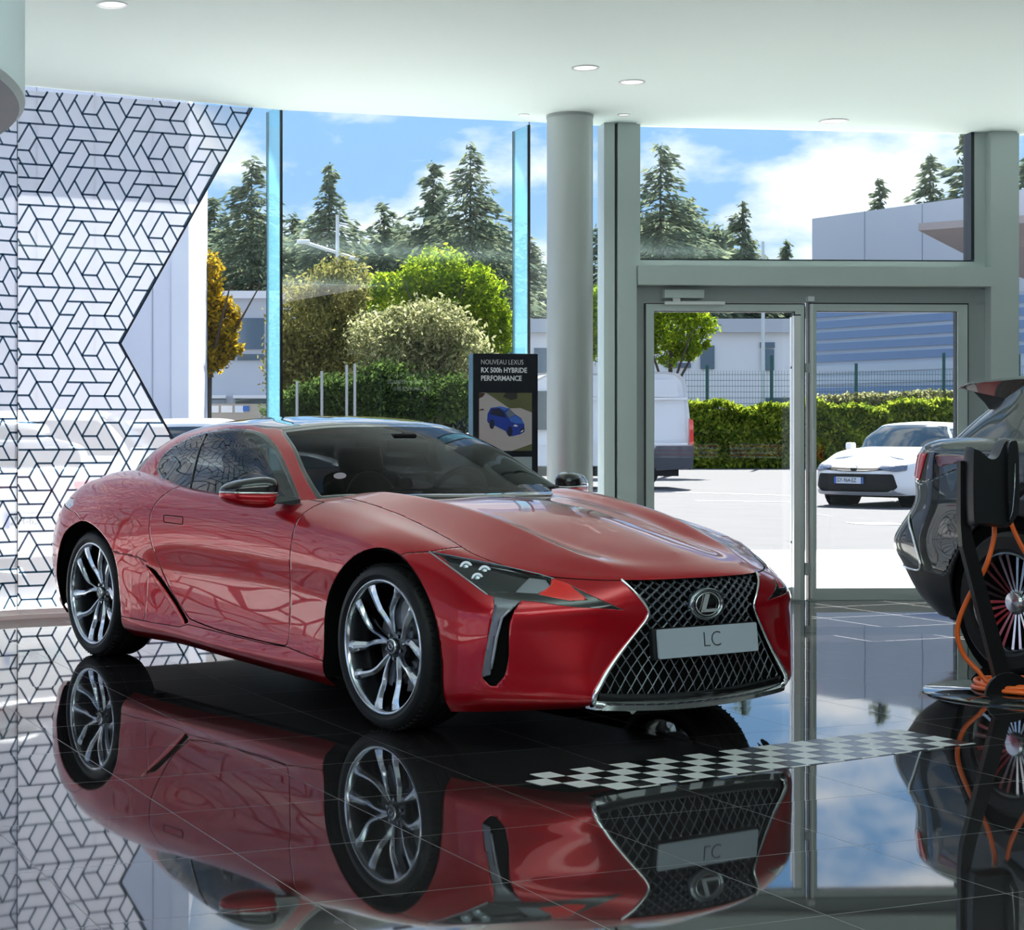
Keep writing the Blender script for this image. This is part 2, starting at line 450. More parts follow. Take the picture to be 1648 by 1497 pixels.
# ceiling dips a touch towards the right
cz = lambda x, y: 3.567-.0135*max(x, -6)
cp = FP[:8]+[(2.5, 13.22), (DEND[0], DEND[1]+.04), (DEND[0], -5.0)]
cb_ = MB(); n = len(cp)
ceil_v = [(p[0], p[1], cz(*p)) for p in cp]+[(p[0], p[1], cz(*p)+.12) for p in cp]
cobj = struct('ceiling', ceil_v, [tuple(range(n)), tuple(range(2*n-1, n-1, -1))]+[(k, k+n, (k+1) % n+n, (k+1) % n) for k in range(n)], M_CEIL)
struct('wall_back', [(-6.2, -5.0, 0), (9.9, -5.0, 0), (9.9, -5.0, 3.7), (-6.2, -5.0, 3.7)], [(0, 1, 2, 3)], M_WALLIN)
struct('wall_right', [(DEND[0], -5.0, 0), (DEND[0], DEND[1], 0), (DEND[0], DEND[1], 3.7), (DEND[0], -5, 3.7)], [(0, 1, 2, 3)], M_WALLIN)
# roof slab with a short outside overhang
rp = [(p[0]-.0, p[1]) for p in FP[:2]]
def outset(P, d):
    out = []
    for i, p in enumerate(P):
        a = Vector(P[max(i-1, 0)]); b = Vector(P[min(i+1, len(P)-1)]); t = (b-a).normalized(); nn = Vector((-t.y, t.x)); out.append((p[0]+nn.x*d, p[1]+nn.y*d))
    return out
rp = outset(FP+[DEND], .58)+[(DEND[0]+.6, -5.3)]
rm_ = MB(); rm_.prism(rp, 3.71, 4.1, 'xy'); o = rm_.build('roof', M_FRAME2); o['kind'] = 'structure'

# ---- curved glass wall: panes, bottom rail, fins
win_no = [0]
def pane(a, b, z0, z1, name=None, th=.012, m=None):
    a = Vector((a[0], a[1])); b = Vector((b[0], b[1])); t = (b-a).normalized(); nn = Vector((t.y, -t.x))
    vs = []
    for z in (z0, z1):
        for p, k in ((a, 0), (b, 0), (b, th), (a, th)): vs.append((p.x+nn.x*k*-1, p.y+nn.y*k*-1, z))
    fs = [(0, 1, 5, 4), (2, 3, 7, 6), (3, 0, 4, 7), (1, 2, 6, 5), (0, 3, 2, 1), (4, 5, 6, 7)]
    if name is None:
        win_no[0] += 1; name = 'window_%d' % win_no[0]
    o = obj(name, vs, fs, m or M_GLASS); o['kind'] = 'structure'; return o
def beam(mb, a, b, z0, z1, w0, w1):
    """bar along plan segment a-b; w0..w1 = offsets towards the room"""
    a = Vector((a[0], a[1])); b = Vector((b[0], b[1])); t = (b-a).normalized(); nn = Vector((t.y, -t.x))
    vs = []
    for z in (z0, z1):
        for p, k in ((a, w0), (b, w0), (b, w1), (a, w1)): vs.append((p.x+nn.x*k, p.y+nn.y*k, z))
    mb.add(vs, [(0, 1, 5, 4), (1, 2, 6, 5), (2, 3, 7, 6), (3, 0, 4, 7), (3, 2, 1, 0), (4, 5, 6, 7)])
trim_no = [0]
def trim(mb, m, auto=None):
    trim_no[0] += 1; o = mb.build('trim_%d' % trim_no[0], m, auto=auto); o['kind'] = 'structure'; return o
for i in range(len(FP)-1):
    a, b = FP[i], FP[i+1]
    pane(a, b, .06, 3.70)
    mb = MB(); beam(mb, a, b, 0, .03, -.05, .06); beam(mb, a, b, .03, .062, -.03, .035); trim(mb, mat('floor_rail', (.78, .80, .80), .55))
    if i >= 1:
        t = (Vector(b)-Vector(a)).normalized()
        mb = MB(); beam(mb, (a[0], a[1]), (a[0]+t.x*.004, a[1]+t.y*.004), .06, 3.6, -.012, .001); trim(mb, M_GASKET)
def fin(px, py, ang, L=.30, top=3.6):
    c, s = -math.sin(ang), math.cos(ang)           # outside, square to the glass
    th = .018; nx, ny = -s, c
    mb = MB(); v = []
    for z in (.06, top):
        for k, w in ((.012, -1), (L, -1), (L, 1), (.012, 1)): v.append((px+c*k+nx*w*th/2, py+s*k+ny*w*th/2, z))
    F6 = [(0, 1, 5, 4), (1, 2, 6, 5), (2, 3, 7, 6), (3, 0, 4, 7), (3, 2, 1, 0), (4, 5, 6, 7)]
    mb.add(v, F6); f_ = mb.build('window_fin', M_FIN); f_['kind'] = 'structure'
    for k in (.0, L-.004):
        mb = MB(); v = []
        for z in (.06, top):
            for kk, w in ((k, -1), (k+.012, -1), (k+.012, 1), (k, 1)): v.append((px+c*kk+nx*w*.0095, py+s*kk+ny*w*.0095, z))
        mb.add(v, F6); mb.build('edge_seal', M_GASKET, f_)
fin(.10, 12.745, math.radians(19)); fin(1.93, 13.095, math.radians(14), top=3.52)
fin(-3.2, 10.8, math.radians(32)); fin(-4.42, 9.35, math.radians(45)); fin(-5.35, 7.66, math.radians(60))

# ---- round column
mb = MB(); mb.cyl((2.18, 12.80, 0), (2.18, 12.80, 3.56), .164, n=64)
col = mb.build('column', mat('column_metal', (.46, .50, .49), .42, .45), auto=40); col['kind'] = 'structure'
mb = MB(); mb.lathe([(.170, 0), (.170, .10), (.164, .10)], 64, 'z', (2.18, 12.80, 0)); mb.lathe([(.166, 3.515), (.168, 3.515), (.168, 3.545), (.164, 3.545)], 64, 'z', (2.18, 12.80, 0)); mb.build('collar', M_FRAME2, col, auto=40)

# ---- door wall: posts, beam, upper window, double door
def dbox(mb, u0, v0, u1, v1, near, far):
    """box on the door wall between photo positions, from near (room side, m) to far (outside)"""
    s0, z1 = on_door(u0, v0); s1, _ = on_door(u1, v0); _, z0 = on_door(u0, v1)
    v = []
    for z in (z0, z1):
        for s, w in ((s0, near), (s1, near), (s1, -far), (s0, -far)):
            v.append((DOOR0[0]+s*DC+w*DS, DOOR0[1]+s*DS-w*DC, z))
    mb.add(v, [(0, 1, 5, 4), (1, 2, 6, 5), (2, 3, 7, 6), (3, 0, 4, 7), (3, 2, 1, 0), (4, 5, 6, 7)])
BOT = 968; TOPV = 190
mb = MB(); dbox(mb, 967, TOPV, 984, BOT, .10, .10); trim(mb, M_FRAME)
mb = MB(); dbox(mb, 984, TOPV, 988, BOT, .02, .04); trim(mb, M_GASKET)
mb = MB(); dbox(mb, 988, TOPV, 1018, BOT, .12, .12); dbox(mb, 988, 328, 1018, 329, .1215, .0); trim(mb, M_FRAME)
mb = MB(); dbox(mb, 1018, TOPV, 1027, 432, .06, .08); dbox(mb, 1563, TOPV, 1583, 432, .03, .08)
dbox(mb, 1027, 419, 1563, 430, .05, .08); trim(mb, M_FRAME)
mb = MB(); dbox(mb, 1019, 430.5, 1583, 461, .16, .10); trim(mb, M_FRAME)
mb = MB(); dbox(mb, 1019, 461, 1583, 487, .02, .08); dbox(mb, 1018, 487, 1035, BOT, .02, .08); dbox(mb, 1556, 487, 1583, BOT, .02, .08); trim(mb, M_FRAME2)
mb = MB(); dbox(mb, 1583, TOPV, 1625, BOT, .12, .12); dbox(mb, 1625, TOPV, 1636, BOT, .04, .12); trim(mb, M_FRAME)
mb = MB(); dbox(mb, 1558, TOPV, 1563, 419, .052, .08); dbox(mb, 1025, 417.5, 1563, 419.5, .052, .08); trim(mb, M_GASKET)
s0, z1 = on_door(1024, TOPV); s1, z0 = on_door(1566, 424)
P2 = lambda s: (DOOR0[0]+s*DC, DOOR0[1]+s*DS)
pane(P2(s0), P2(s1), z0, z1)
# windows right of the door
s0, _ = on_door(1634, TOPV); s1 = 7.2
pane(P2(s0), P2(s1), .06, 3.6)
mb = MB(); beam(mb, P2(s0), P2(s1), 0, .06, -.05, .08); trim(mb, M_FRAME)
pane(FP[-1], P2(on_door(968, TOPV)[0]), .06, 3.6)
# the double door
def door_leaf(no, ul, ur, gl, gr, hinge_left):
    d = empty('door_%d' % no, (*P2(on_door(ul, 900)[0]), 0), DANG); d['kind'] = 'structure'
    inv_ = Matrix.Translation(d.location).to_4x4() @ Matrix.Rotation(DANG, 4, 'Z'); inv_ = inv_.inverted()
    def part(name, fn, m, parent=None):
        mb = MB(); fn(mb); mb.v = [tuple(inv_ @ Vector(v)) for v in mb.v]; return mb.build(name, m, parent or d)
    part('leaf_frame', lambda mb: (dbox(mb, ul, 490, gl, BOT-1, .045, .03), dbox(mb, gr, 490, ur, BOT-1, .045, .03), dbox(mb, gl, 490, gr, 501, .045, .03), dbox(mb, gl, 946, gr, BOT-1, .045, .03)), M_FRAME)
    part('gasket', lambda mb: (dbox(mb, gl-1, 500, gl+1.2, 947, .03, .02), dbox(mb, gr-1.2, 500, gr+1, 947, .03, .02), dbox(mb, gl, 500, gr, 502.4, .03, .02)), M_GASKET)
    part('glass', lambda mb: dbox(mb, gl-1, 500, gr+1, 947, .008, .004), M_GLASS)
    part('joint', lambda mb: (dbox(mb, ul-1.2, 489, ul, BOT, .047, .01), dbox(mb, ul-1.2, 488, ur+1.2, 490, .047, .01), dbox(mb, ur, 489, ur+1.2, BOT, .047, .01)), M_GASKET)
    return d, part
dl, partl = door_leaf(1, 1037, 1291, 1050, 1277, True)
dr_, partr = door_leaf(2, 1299, 1553, 1310.5, 1537, False)
partl('door_handle', lambda mb: dbox(mb, 1268, 509, 1278, 962, .135, -.095), M_STEEL)
partl('handle_cap', lambda mb: (dbox(mb, 1267.5, 508, 1278.5, 510, .137, -.093), dbox(mb, 1270, 590, 1276, 594, .10, -.03), dbox(mb, 1270, 870, 1276, 874, .10, -.03)), M_GASKET)
partl('door_handle', lambda mb: dbox(mb, 1280, 509, 1287, 962, -.03, .12), M_STEEL)
cl = partl('door_closer', lambda mb: dbox(mb, 1064, 468, 1127, 481, .10, -.02), M_FRAME)
partl('closer_arm', lambda mb: (dbox(mb, 1066, 486, 1162, 491, .075, -.045), dbox(mb, 1078, 481, 1090, 486, .08, -.05)), M_STEEL)
partr('bolt_rod', lambda mb: (dbox(mb, 1301, 490, 1304, 962, .06, -.045), dbox(mb, 1296, 478, 1306, 486, .06, -.02), dbox(mb, 1300, 690, 1305, 760, .072, -.045)), M_STEEL)
partr('hinge', lambda mb: (dbox(mb, 1292, 585, 1298, 600, .06, -.045), dbox(mb, 1292, 905, 1298, 925, .06, -.045)), M_FRAME2)
mb = MB(); dbox(mb, 1018, 966, 1583, 970, .06, .10); trim(mb, M_FRAME2)

# ---- patterned film on the glass wall
SU = .1066; RW_ = .0918
HSEG = [((-2, 0), (6, 0)), ((.5, 1), (1.5, 1)), ((-1, 2), (0, 2)), ((-2, 4), (1, 4)), ((-.5, -1), (1.5, -1)), ((2, 2), (3, 2)),
        ((0, 0), (3, 6)), ((3, -2), (4.5, 1)), ((0, 2), (.5, 3)), ((1.5, 1), (2, 2)), ((3.5, 1), (4, 2)), ((.5, -1), (1, 0)), ((1.5, -1), (2, 0)),
        ((0, 0), (-1, 2)), ((.5, 1), (0, 2)), ((2, 0), (1.5, 1)), ((3, 0), (.5, 5)), ((3.5, 1), (1.5, 5)), ((4, 2), (2.5, 5)), ((6, 0), (5, 2))]
M_FILM = bpy.data.materials.new('white_window_film'); M_FILM.use_nodes = True
def film_nodes():
    nt = M_FILM.node_tree; N = nt.nodes; N.clear(); L = nt.links
    out = N.new('ShaderNodeOutputMaterial'); tr = N.new('ShaderNodeBsdfTransparent'); tl = N.new('ShaderNodeBsdfTranslucent'); df = N.new('ShaderNodeBsdfDiffuse')
    tl.inputs[0].default_value = (.42, .42, .46, 1); df.inputs[0].default_value = (.86, .86, .90, 1); tr.inputs[0].default_value = (1, 1, 1, 1)
    a = N.new('ShaderNodeMixShader'); a.inputs[0].default_value = .72; L.new(df.outputs[0], a.inputs[1]); L.new(tl.outputs[0], a.inputs[2])
    b = N.new('ShaderNodeMixShader'); b.inputs[0].default_value = FILM_OPAC; L.new(tr.outputs[0], b.inputs[1]); L.new(a.outputs[0], b.inputs[2]); L.new(b.outputs[0], out.inputs[0])
FILM_OPAC = .52
film_nodes()
M_LINE = schlick_glass('dark_film_line', (.05, .10, .15), .04)
def film(seg, origin, smax_fn, z0=.07, z1=3.56, first=False):
    a, b = Vector(FP[seg]), Vector(FP[seg+1]); t = (b-a).normalized(); nn = Vector((t.y, -t.x)); Ls = (b-a).length
    to3 = lambda s, z, w: (a.x+t.x*s+nn.x*w, a.y+t.y*s+nn.y*w, z)
    root = thing('patterned_film', '', 'window film', (a.x, a.y, 0))
    def loc(p): return (p[0]-a.x, p[1]-a.y, p[2])
    if first:
        zv, sv = 1.865, .73; zs = [z0, zv, z1]
        pl = [(0.004, z0), (sv+(zv-z0)/1.70, z0), (sv, zv), (sv+(z1-zv)/1.712, z1), (0.004, z1)]
    else: pl = [(.004, z0), (Ls-.004, z0), (Ls-.004, z1), (.004, z1)]
    mb = MB(); mb.add([loc(to3(s, z, .004)) for s, z in pl], [tuple(range(len(pl)))])
    sh = mb.build('film_sheet', M_FILM, root, fix=False)
    # lines
    lines = MB(); W = .0068
    def clip(p, q):
        n_ = 48; P = [(p[0]+(q[0]-p[0])*k/n_, p[1]+(q[1]-p[1])*k/n_) for k in range(n_+1)]
        X_ = np.array(P); g = sdpoly(X_[:, 0], X_[:, 1], pl) < 0
        runs = []; st = None
        for k in range(n_+1):
            if g[k] and st is None: st = k
            if (not g[k] or k == n_) and st is not None:
                e = k if g[k] else k-1
                if e > st: runs.append((P[st], P[e]))
                st = None
        return runs
    def strip(p, q, W=W, w=.0065, mb_=None):
        d = Vector((q[0]-p[0], q[1]-p[1])); 
        if d.length < 1e-4: return
        d.normalize(); e = Vector((-d.y, d.x))*W; p = Vector(p)-d*W*.5; q = Vector(q)+d*W*.5
        (mb_ or lines).add([loc(to3(*(p+e), w)), loc(to3(*(q+e), w)), loc(to3(*(q-e), w)), loc(to3(*(p-e), w))], [(0, 1, 2, 3)])
    for i in range(-8, 9):
        for j in range(-14, 14):
            ox = origin[0]+4.5*SU*i; oz = origin[1]-RW_*(3*i+6*j)
            if oz < -1.2 or oz > 5.5 or ox < -2 or ox > Ls+2: continue
            for (p, q) in HSEG:
                for r in clip((ox+p[0]*SU, oz-p[1]*RW_), (ox+q[0]*SU, oz-q[1]*RW_)): strip(*r)
    lines.build('film_lines', M_LINE, root, fix=False)
    if first:
        e = MB(); strip(pl[1], pl[2], .008, .007, e); strip(pl[2], pl[3], .008, .007, e); e.build('film_border', mat('film_edge', (.02, .03, .05), .4), root, fix=False)
    return root
r_ = film(5, (.081, 2.787), None, first=True); r_['label'] = 'white window film with dark geometric lines ending in a notched diagonal edge'; r_['group'] = 'patterned films on the glass wall'
labs = {4: 'white patterned film on the narrow pane at the far left edge, beside the notched film', 3: 'white patterned film on the second pane round the curve to the left', 2: 'white patterned film on the third pane round the curve to the left', 1: 'white patterned film on the fourth pane round the curve to the left', 0: 'white patterned film on the long left side pane'}
for sg, org in ((4, (.35, 2.72)), (3, (.2, 2.6)), (2, (.4, 2.8)), (1, (.1, 2.7)), (0, (.1, 2.7))):
    if sg == 0: continue
    r_ = film(sg, org, None); r_['label'] = labs[sg]; r_['group'] = 'patterned films on the glass wall'

# ---- ceiling downlights
def downlight(u, v, w, dark=False):
    Zd = 2857*(cz(0, 0)-EYE)/(692.7-v); Xd = (u-430.5)/2857*Zd; Zd = 2857*(cz(Xd, 0)-EYE)/(692.7-v); Xd = (u-430.5)/2857*Zd
    r = w/2/2857*Zd; z = cz(Xd, Zd)
    t = empty('downlight', (Xd, Zd, z))
    mb = MB(); mb.lathe([(r*.82, .02), (r*.84, -.004), (r, -.006), (r*1.02, .0)], 40, 'z'); mb.build('trim_ring', M_STEEL, t, auto=40)
    mb = MB(); mb.lathe([(.001, -.001), (r*.83, -.001)], 40, 'z'); mb.build('lamp_glass', mat('frosted_lamp', (.75, .80, .80), .3, emit=((1, .97, .92), .6)), t)
    return t
for (u, v, w, lb) in ((181, 7, 50, 'recessed round downlight alone at the top left of the ceiling'), (942, 109, 44, 'recessed round downlight, larger and left one of the pair above the column'), (1017, 132, 42, 'recessed round downlight just right of and behind its twin, above the column'), (843, 184.5, 17, 'tiny recessed downlight left of the column head'), (1004, 184.5, 20, 'tiny recessed downlight right of the column head'), (1342, 195, 46, 'flat recessed ceiling fitting above the upper window of the double door')):
    tag(downlight(u, v, w), lb, 'ceiling light', 'recessed ceiling lights')

# ---- big round bulkhead hanging at the left
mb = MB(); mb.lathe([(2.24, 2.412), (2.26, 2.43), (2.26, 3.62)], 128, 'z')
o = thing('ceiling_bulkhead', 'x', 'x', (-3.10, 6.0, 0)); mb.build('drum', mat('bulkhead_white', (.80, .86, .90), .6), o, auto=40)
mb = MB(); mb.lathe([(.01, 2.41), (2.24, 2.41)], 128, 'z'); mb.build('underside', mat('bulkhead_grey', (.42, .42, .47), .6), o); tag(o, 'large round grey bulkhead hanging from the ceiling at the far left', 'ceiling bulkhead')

# ---- chequered strip on the floor
def checker():
    root = thing('checkered_strip', 'black and white checkered finish-line strip stuck on the floor tiles', 'floor decal', (.965, 6.53, 0), math.radians(29.9))
    w = MB(); k = MB(); S_ = .0935
    for r in range(5):
        for c in range(-1, 21):
            if c == -1 and r not in (1,): continue
            if r >= 2 and c < r-2: continue
            y1 = -r*S_; y0 = y1-S_*(1 if r < 4 else .16); x0 = c*S_; x1 = x0+S_
            if r == 0 and c < 0: continue
            (w if (r+c) % 2 == 0 else k).box(x0, x1, y0, y1, .0004, .0014)
    w.build('white_squares', mat('white_vinyl', (.62, .60, .60), .35), root); k.build('black_squares', mat('black_vinyl', (.01, .01, .011), .22), root)
checker()

# ---- totem sign
def totem():
    t = thing('sign_totem', 'slim dark sign totem with white lettering and a picture of a blue car', 'sign', (1.36, 11.72, 0), math.radians(11))
    # local: x right along the face, y away from viewer
    W, D, Ht = .447, .10, 1.775
    MB().bbox(-.0, W, 0, D, .03, Ht, .004).build('panel', mat('totem_black', (.012, .014, .022), .25, .2), t)
    MB().bbox(-.05, W+.05, -.10, D+.10, 0, .03, .008).build('base_plate', M_FRAME2, t)
    MB().box(-.004, 0, .004, D-.004, .035, Ht-.004).build('side_face', mat('totem_side', (.06, .16, .22), .3, .3), t)
    wt = mat('sign_white', (.85, .87, .9), .5)
    for k, (tx, sz, wgt) in enumerate((('NOUVEAU LEXUS', .047, -.0007), ('RX 500h HYBRIDE', .047, .0010), ('PERFORMANCE', .047, .0010))):
        o = text_obj('lettering', tx, sz, wt, t, (.050, -.001, Ht-.082-k*.0535), (PI/2, 0, 0), .0006, 'LEFT', .90, wgt)
        wdt = max(v.co.x for v in o.data.vertices); target = (.295, .320, .283)[k]
        for v in o.data.vertices: v.co.x *= target/wdt
    # picture: blue SUV on a pale drive
    pic = empty('picture', (.038, -.0012, Ht-.645), 0, t); PW, PH = .366, .385
    def flat(name, pts, m, d): 
        mb = MB(); mb.prism([(x*PW, z*PH) for x, z in pts], -d, .0, 'xz'); return mb.build(name, m, pic)
    flat('drive', [(0, 0), (1, 0), (1, 1), (0, 1)], mat('print_pale', (.52, .46, .47), .5), .0004)
    flat('lawn', [(.13, 1), (1, 1), (1, .66), (.78, .74), (.58, .73)], mat('print_green', (.12, .13, .05), .5), .0008)
    flat('lawn', [(.62, 0), (1, .12), (1, 0)], mat('print_green', (.12, .13, .05), .5), .0008)
    flat('shrub', [(.45, .93), (.50, 1), (.72, 1), (.72, .90), (.60, .875)], mat('print_dark', (.025, .025, .02), .5), .0012)
    flat('shrub', [(0, .90), (.0, 1), (.12, .99), (.07, .93)], mat('print_brown', (.08, .03, .02), .5), .0012)
    flat('shrub', [(0, .70), (.06, .73), (.11, .70), (0, .69)], mat('print_brown', (.08, .03, .02), .5), .0012)
    bl = mat('print_blue', (.012, .045, .36), .4); bd = mat('print_navy', (.012, .014, .05), .4); bb = mat('print_blue_light', (.05, .16, .62), .4)
    flat('car_shape', [(.15, .52), (.16, .64), (.22, .74), (.40, .765), (.57, .73), (.68, .63), (.80, .56), (.855, .45), (.86, .33), (.78, .285), (.62, .25), (.54, .27), (.50, .34), (.28, .44), (.17, .48)], bl, .0014)
    flat('car_windows', [(.20, .63), (.24, .715), (.38, .735), (.47, .66), (.50, .57), (.36, .60)], bd, .0018)
    flat('car_windows', [(.50, .655), (.57, .725), (.68, .62), (.56, .565)], mat('print_grey', (.16, .2, .28), .4), .0018)
    flat('car_hood', [(.56, .56), (.68, .61), (.80, .55), (.84, .47), (.70, .47), (.60, .50)], bb, .0018)
    flat('car_roof', [(.24, .735), (.40, .76), (.56, .735), (.48, .69), (.38, .74)], bb, .0020)
    flat('car_grille', [(.77, .36), (.85, .41), (.86, .35), (.80, .30)], bd, .0020)
    for (cx_, cz_, r1, r2) in ((.24, .46, .048, .085), (.58, .335, .05, .09)):
        flat('car_wheel', [(cx_+r1*math.cos(a), cz_+r2*math.sin(a)) for a in np.linspace(0, 2*PI, 20, endpoint=False)], bd, .0022)
    flat('car_lamp', [(.64, .43), (.68, .455), (.74, .43), (.70, .415)], wt, .0024)
    flat('car_plate', [(.785, .335), (.835, .365), (.84, .345), (.79, .315)], wt, .0026)
    MB().box(.038, .404, -.0016, -.0002, Ht-.80, Ht-.685).build('lower_picture', mat('print_sky', (.35, .42, .45), .5), t)
    # lettering on the back face, read only in the glass
    for k, (tx, wgt) in enumerate((('NOUVEAU LEXUS', -.0007), ('RX 450h+ HYBRIDE', .0010), ('RECHARGEABLE', .0010))):
        text_obj('lettering', tx, .047, wt, t, (W-.05, D+.001, Ht-.095-k*.0535), (PI/2, 0, PI), .0006, 'LEFT', .90, wgt)
totem()

# ================================================================ outdoors
def px(u, v, Yd): return ((u-430.5)/2857*Yd, Yd, EYE-(v-692.7)/2857*Yd)
M_ASPH = mat('asphalt', (.088, .087, .095), .9, noise=(1.3, .16))
M_PAVE = mat('forecourt_concrete', (.74, .72, .69), .9, noise=(.8, .08))
M_ROADW = mat('road_paint', (.75, .75, .73), .8)
gz = -.02
o = struct('ground', [(-140, -30, gz-.004), (160, -30, gz-.004), (160, 260, gz-.004), (-140, 260, gz-.004)], [(0, 1, 2, 3)], M_ASPH)
fpo = outset(FP+[DEND], .06)
pv = fpo+[(DEND[0]+20, 13.6), (DEND[0]+20, 19.4), (-14, 18.4), (-16, -5), (FP[0][0]-.06, -5)]
struct('ground_forecourt', [(p[0], p[1], gz) for p in pv], [tuple(range(len(pv)))[::-1]], M_PAVE)
struct('ground_kerb', [(-14, 18.4, gz+.002), (30, 19.40, gz+.002), (30, 19.62, gz+.002), (-14, 18.62, gz+.002)], [(0, 1, 2, 3)], mat('kerb_stone', (.5, .49, .47), .9))
mb = MB()
for (u0, v0, u1, v1, w) in ((1040, 789, 1290, 796.5, .14), (1120, 804, 1300, 806.5, .12), (1310, 783, 1345, 784, .12), (1318, 826, 1330, 827.5, .35), (1370, 840, 1450, 841, .30), (1050, 867, 1280, 868.5, .0)):
    if w == 0: continue
    a = np.array([(u0-430.5)/2857, 1])*2857*EYE/(v0-692.7); b = np.array([(u1-430.5)/2857, 1])*2857*EYE/(v1-692.7)
    mb.add([(a[0], a[1]-w, gz+.002), (b[0], b[1]-w, gz+.002), (b[0], b[1]+w, gz+.002), (a[0], a[1]+w, gz+.002)], [(0, 1, 2, 3)])
o = mb.build('road_marking', M_ROADW, fix=False); tag(o, 'white painted lines and arrow on the car park asphalt', 'road marking')

# ---- foliage
def leaf_material(name, c1, c2, trans=.45):
    m = bpy.data.materials.new(name); m.use_nodes = True; nt = m.node_tree; N = nt.nodes; N.clear(); L = nt.links
    out = N.new('ShaderNodeOutputMaterial'); d = N.new('ShaderNodeBsdfDiffuse'); t = N.new('ShaderNodeBsdfTranslucent'); mx = N.new('ShaderNodeMixShader')
    mx.inputs[0].default_value = trans; tc = N.new('ShaderNodeTexCoord'); nz = N.new('ShaderNodeTexNoise'); nz.inputs['Scale'].default_value = 1.3; nz.inputs['Detail'].default_value = 8; nz.inputs['Roughness'].default_value = .75
    L.new(tc.outputs['Object'], nz.inputs['Vector']); r = N.new('ShaderNodeValToRGB'); r.color_ramp.elements[0].position = .30; r.color_ramp.elements[1].position = .74
    r.color_ramp.elements[0].color = (*c1, 1); r.color_ramp.elements[1].color = (*c2, 1); g = N.new('ShaderNodeNewGeometry'); ml = N.new('ShaderNodeMix'); ml.data_type = 'FLOAT'; ml.inputs[0].default_value = .42
    L.new(nz.outputs['Fac'], ml.inputs[2]); L.new(g.outputs['Random Per Island'], ml.inputs[3]); L.new(ml.outputs[0], r.inputs[0])
    L.new(r.outputs[0], d.inputs[0]); L.new(r.outputs[0], t.inputs[0]); L.new(d.outputs[0], mx.inputs[1]); L.new(t.outputs[0], mx.inputs[2]); L.new(mx.outputs[0], out.inputs[0]); return m
M_CON = leaf_material('conifer_needles', (0.070, 0.110, 0.085), (0.26, 0.30, 0.18), 0.52)
M_LIME = leaf_material('bright_leaves', (0.093, 0.186, 0.009), (0.434, 0.527, 0.031), 0.60)
M_OLIVE = leaf_material('olive_leaves', (0.116, 0.124, 0.031), (0.357, 0.326, 0.109), 0.57)
M_PALE = leaf_material('pale_leaves', (0.155, 0.178, 0.062), (0.542, 0.527, 0.295), 0.57)
M_GOLD = leaf_material('golden_leaves', (0.124, 0.109, 0.019), (0.713, 0.449, 0.019), 0.60)
M_DKGR = leaf_material('dark_leaves', (0.031, 0.057, 0.019), (0.116, 0.186, 0.043), 0.52)
M_HEDGE = leaf_material('ivy_leaves', (0.039, 0.109, 0.012), (0.50, 0.56, 0.06), 0.57)
M_BARK = mat('bark', (.06, .045, .035), .9)
rng = np.random.RandomState(11)
def quads(C, size, stretch=1.4, flat=0.0, dirs=None):
    n = len(C); a = rng.normal(size=(n, 3)); a /= np.linalg.norm(a, axis=1, keepdims=True)
    if dirs is not None: a = dirs+a*.35; a /= np.linalg.norm(a, axis=1, keepdims=True)
    b = rng.normal(size=(n, 3)); b -= (b*a).sum(1, keepdims=True)*a; b /= np.linalg.norm(b, axis=1, keepdims=True)
    s = (size*(.6+.8*rng.rand(n)))[:, None]
    P = np.stack([C-a*s*stretch, C-b*s*.5, C+a*s*stretch, C+b*s*.5], 1).reshape(-1, 3)
    F = np.arange(4*n).reshape(n, 4); return P, F
def mesh_fast(name, P, F, m, parent=None):
    me = bpy.data.meshes.new(name); me.vertices.add(len(P)); me.vertices.foreach_set('co', P.astype(np.float32).ravel())
    me.loops.add(F.size); me.loops.foreach_set('vertex_index', F.astype(np.int32).ravel())
    me.polygons.add(len(F)); me.polygons.foreach_set('loop_start', np.arange(0, F.size, 4, dtype=np.int32)); me.polygons.foreach_set('loop_total', np.full(len(F), 4, np.int32))
    me.update(calc_edges=True); me.materials.append(m); o = bpy.data.objects.new(name, me); COL.objects.link(o)
    if parent: o.parent = parent
    return o
def conifer(Ht, R, n_lev=26, dens=1.0, bare=.0, seed=0):
    r_ = np.random.RandomState(seed); C = []; D = []
    tw = MB(); tw.cyl((0, 0, 0), (0, 0, Ht*.97), Ht*.013, .02, 8)
    for i in range(n_lev):
        u = (i+.5)/n_lev; z = Ht*(bare+(1-bare)*u); rr = R*(1-u)**.72*(.62+.65*r_.rand())+.12
        nb = int(5+6*(1-u))
        for b in range(nb):
            an = r_.rand()*2*PI; L = rr*(.6+.5*r_.rand())
            if r_.rand() < .12: continue
            k = int((26+62*(1-u))*dens*L/max(R, .1)*1.6+4)
            q = r_.rand(k)**.7; sp = .05+.11*L*(1-q*.6)
            x = L*q; zz = z+L*(.10*q-.36*q*q)+r_.normal(size=k)*.10
            px_ = x*math.cos(an)+r_.normal(size=k)*sp; py_ = x*math.sin(an)+r_.normal(size=k)*sp
            C.append(np.stack([px_, py_, zz], 1)); D.append(np.tile([math.cos(an), math.sin(an), -.35], (k, 1)))
            if L > .5: tw.cyl((0, 0, z), (L*.9*math.cos(an), L*.9*math.sin(an), z-L*.22), .035, .01, 4, caps=False)
    return np.concatenate(C), np.concatenate(D), tw
